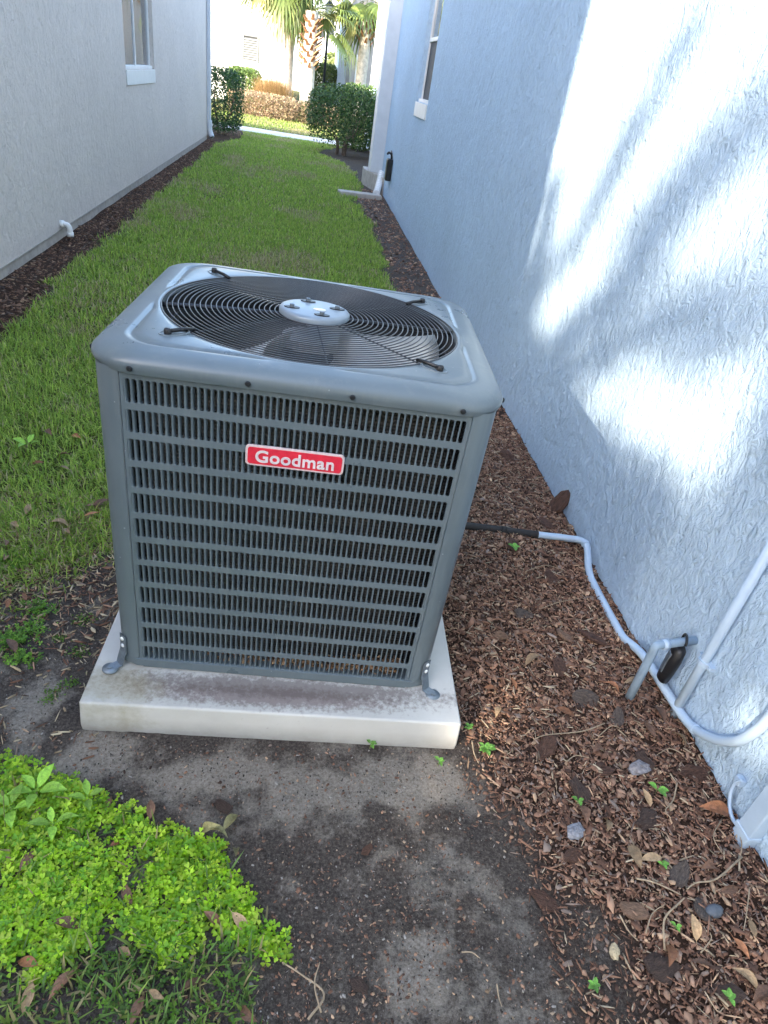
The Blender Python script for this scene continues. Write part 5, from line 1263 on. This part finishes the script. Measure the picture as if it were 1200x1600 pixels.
twig([(775, 1540), (778, 1560), (783, 1575)], .0018, 'short pale twig on bare grey soil', z=.006)
twig([(720, 1490), (735, 1492), (748, 1500)], .0018, 'slim pale sliver across the bare soil', z=.006)
for q in ([(1085, 1500), (1100, 1480), (1098, 1470)], [(1000, 1470), (1010, 1440), (1030, 1425)], [(930, 1160), (950, 1145), (965, 1150)], [(820, 900), (850, 890), (880, 900)], [(840, 960), (870, 950), (905, 945)], [(1090, 1560), (1110, 1590), (1120, 1585)], [(1160, 1400), (1155, 1440), (1150, 1470)], [(880, 1200), (895, 1190), (915, 1195)], [(1060, 1190), (1040, 1180), (1020, 1190)], [(1120, 1290), (1105, 1320), (1120, 1345)]):
    twig(q, .0017, 'thin pale straw lying across the bark mulch', 'straws on the mulch')
# seedlings
seed_leaf = leaf_mesh('leaflet', leafcol('seedling', (.13, .30, .04)), .5, .62)
def seedling(u, v, px, label, n_=3, group=None):
    p = gnd(u, v); r = empty('seedling', (p.x, p.y, float(gheight(np.array([p.x]), np.array([p.y]))[0]))); tag(r, label, 'seedling', group); s = pxsize(u, v, px)*.8
    MB().tube([(0, 0, -.004), (0, 0, .018)], .0012, 6).build('stem', M['leafstalk'], r)
    for i in range(n_):
        a = i*2.4+random.uniform(-.3, .3); rr = 1 if n_ < 6 else random.uniform(.2, 1.6); L = s*(.55 if n_ < 6 else .30)*random.uniform(.85, 1.15); o = link('leaflet', seed_leaf, None, r); o.scale = (L,)*3
        o.location = (math.cos(a)*L*.55*rr, math.sin(a)*L*.55*rr, .019+random.uniform(0, .005)); o.rotation_euler = (0, -.15, a)
seedling(1020, 1245, 34, 'three leaved green seedling in the mulch near the wall')
seedling(897, 1264, 22, 'small green sprout above the pale grey stone')
seedling(756, 1178, 44, 'bright green clump of leaves at the front corner of the slab', 18)
seedling(730, 1143, 26, 'little green sprout against the side of the slab', 9)
seedling(684, 1197, 20, 'tiny yellow green sprout on the sand before the slab', 4)
seedling(578, 1169, 22, 'tiny green sprout under the front edge of the slab', 4)
seedling(1028, 1362, 22, 'yellow green sprout behind the tan leaf in the mulch', 4)
seedling(1046, 1461, 20, 'dark green sprout between the hooked straw and pebble', 3)
seedling(922, 1548, 24, 'small green weed on the bare soil beside the mulch', 5)
seedling(1128, 1570, 26, 'pale green sprout low in the mulch by the wall', 4)
seedling(800, 866, 22, 'small green weed in front of the black hose', 4)
# broad weeds at the back of the clover
bweed = leaf_mesh('leaf_blade', leafcol('weed_leaf', (.22, .40, .04)), .6, .42)
for u, v, px, nn, lab in ((60, 1250, 60, 5, 'broad leaved bright weed at the back of the clover'), (85, 1300, 46, 4, 'short round leaved weed inside the clover patch'), (140, 1260, 40, 4, 'upright pale weed at the rear clover edge'), (20, 1275, 50, 5, 'leggy broad weed beside a seed stalk in the clover'), (45, 705, 34, 4, 'bright broad weed growing out of the lawn')):
    p = gnd(u, v); r = empty('broad_weed', (p.x, p.y, 0)); tag(r, lab, 'weed'); s = pxsize(u, v, px)
    MB().tube([(0, 0, -.01), (0, 0, .03)], .0018, 6).build('stem', M['leafstalk'], r)
    for i in range(nn):
        a = i*2*math.pi/nn+random.uniform(-.4, .4); L = s*random.uniform(.55, .85); o = link('leaf_blade', bweed, None, r); o.scale = (L,)*3
        o.location = (math.cos(a)*L*.6, math.sin(a)*L*.6, .035+random.uniform(0, .015)); o.rotation_euler = (random.gauss(0, .15), -.25, a)
sp0 = gnd(8, 1300); r = empty('seed_stalk', (sp0.x, sp0.y, 0)); tag(r, 'single tall green seed stalk rising from the clover', 'weed')
MB().tube(catmull([(0, 0, -.01), (.004, .01, .06), (.01, .015, .12)], 5), .0012, 6).build('stalk', M['leafstalk'], r, smooth=True)
MB().lathe([(0, -.012), (.004, -.006), (.003, .004), (0, .012)], 8, (.01, .015, .13)).build('seed_head', M['leafstalk'], r, smooth=True)

# ------------------------------------------------------------------ unseen trees and house added behind the viewer to block sky light
for x, y, h, rad in ((1.4, -5.6, 7.5, 2.4), (5.2, -5.4, 7.0, 2.6), (-1.9, -8.6, 8.0, 2.6)):
    tree('tall leafy tree added out of view to block sky light', (x, y, 0), h, rad, 17000, .17, GREENS, .2, group='trees added behind the viewer', zc=h*.55, half=(rad, rad, h*.45))
SKY_BLOCK = empty('house', (-10, -14, 0))  # added house out of view, keeps the bright low sky off the near wall
IV(MB().box((-17, -17, 0), (-4.6, -9.6, 5.6)).build('wall', M['tan_house'], SKY_BLOCK), SKY_BLOCK)
IV(hip_roof(-17, -4.6, -17, -9.6, 5.6, .4, 1.1).build('roof', M['roof'], SKY_BLOCK), SKY_BLOCK)
for wx in (-14, -10.5, -7):
    w_ = empty('window', (wx, -9.6, 1.2), parent=SKY_BLOCK); at_root(w_, SKY_BLOCK)
    MB().box((0, .001, 0), (1.3, .06, 1.5)).build('frame', M['trim'], w_)
    for a in (.08, .68): MB().box((a, .062, .08), (a+.54, .075, 1.42)).build('pane', M['glass'], w_)
tag(SKY_BLOCK, 'unseen tan house added to block low sky light', 'house')
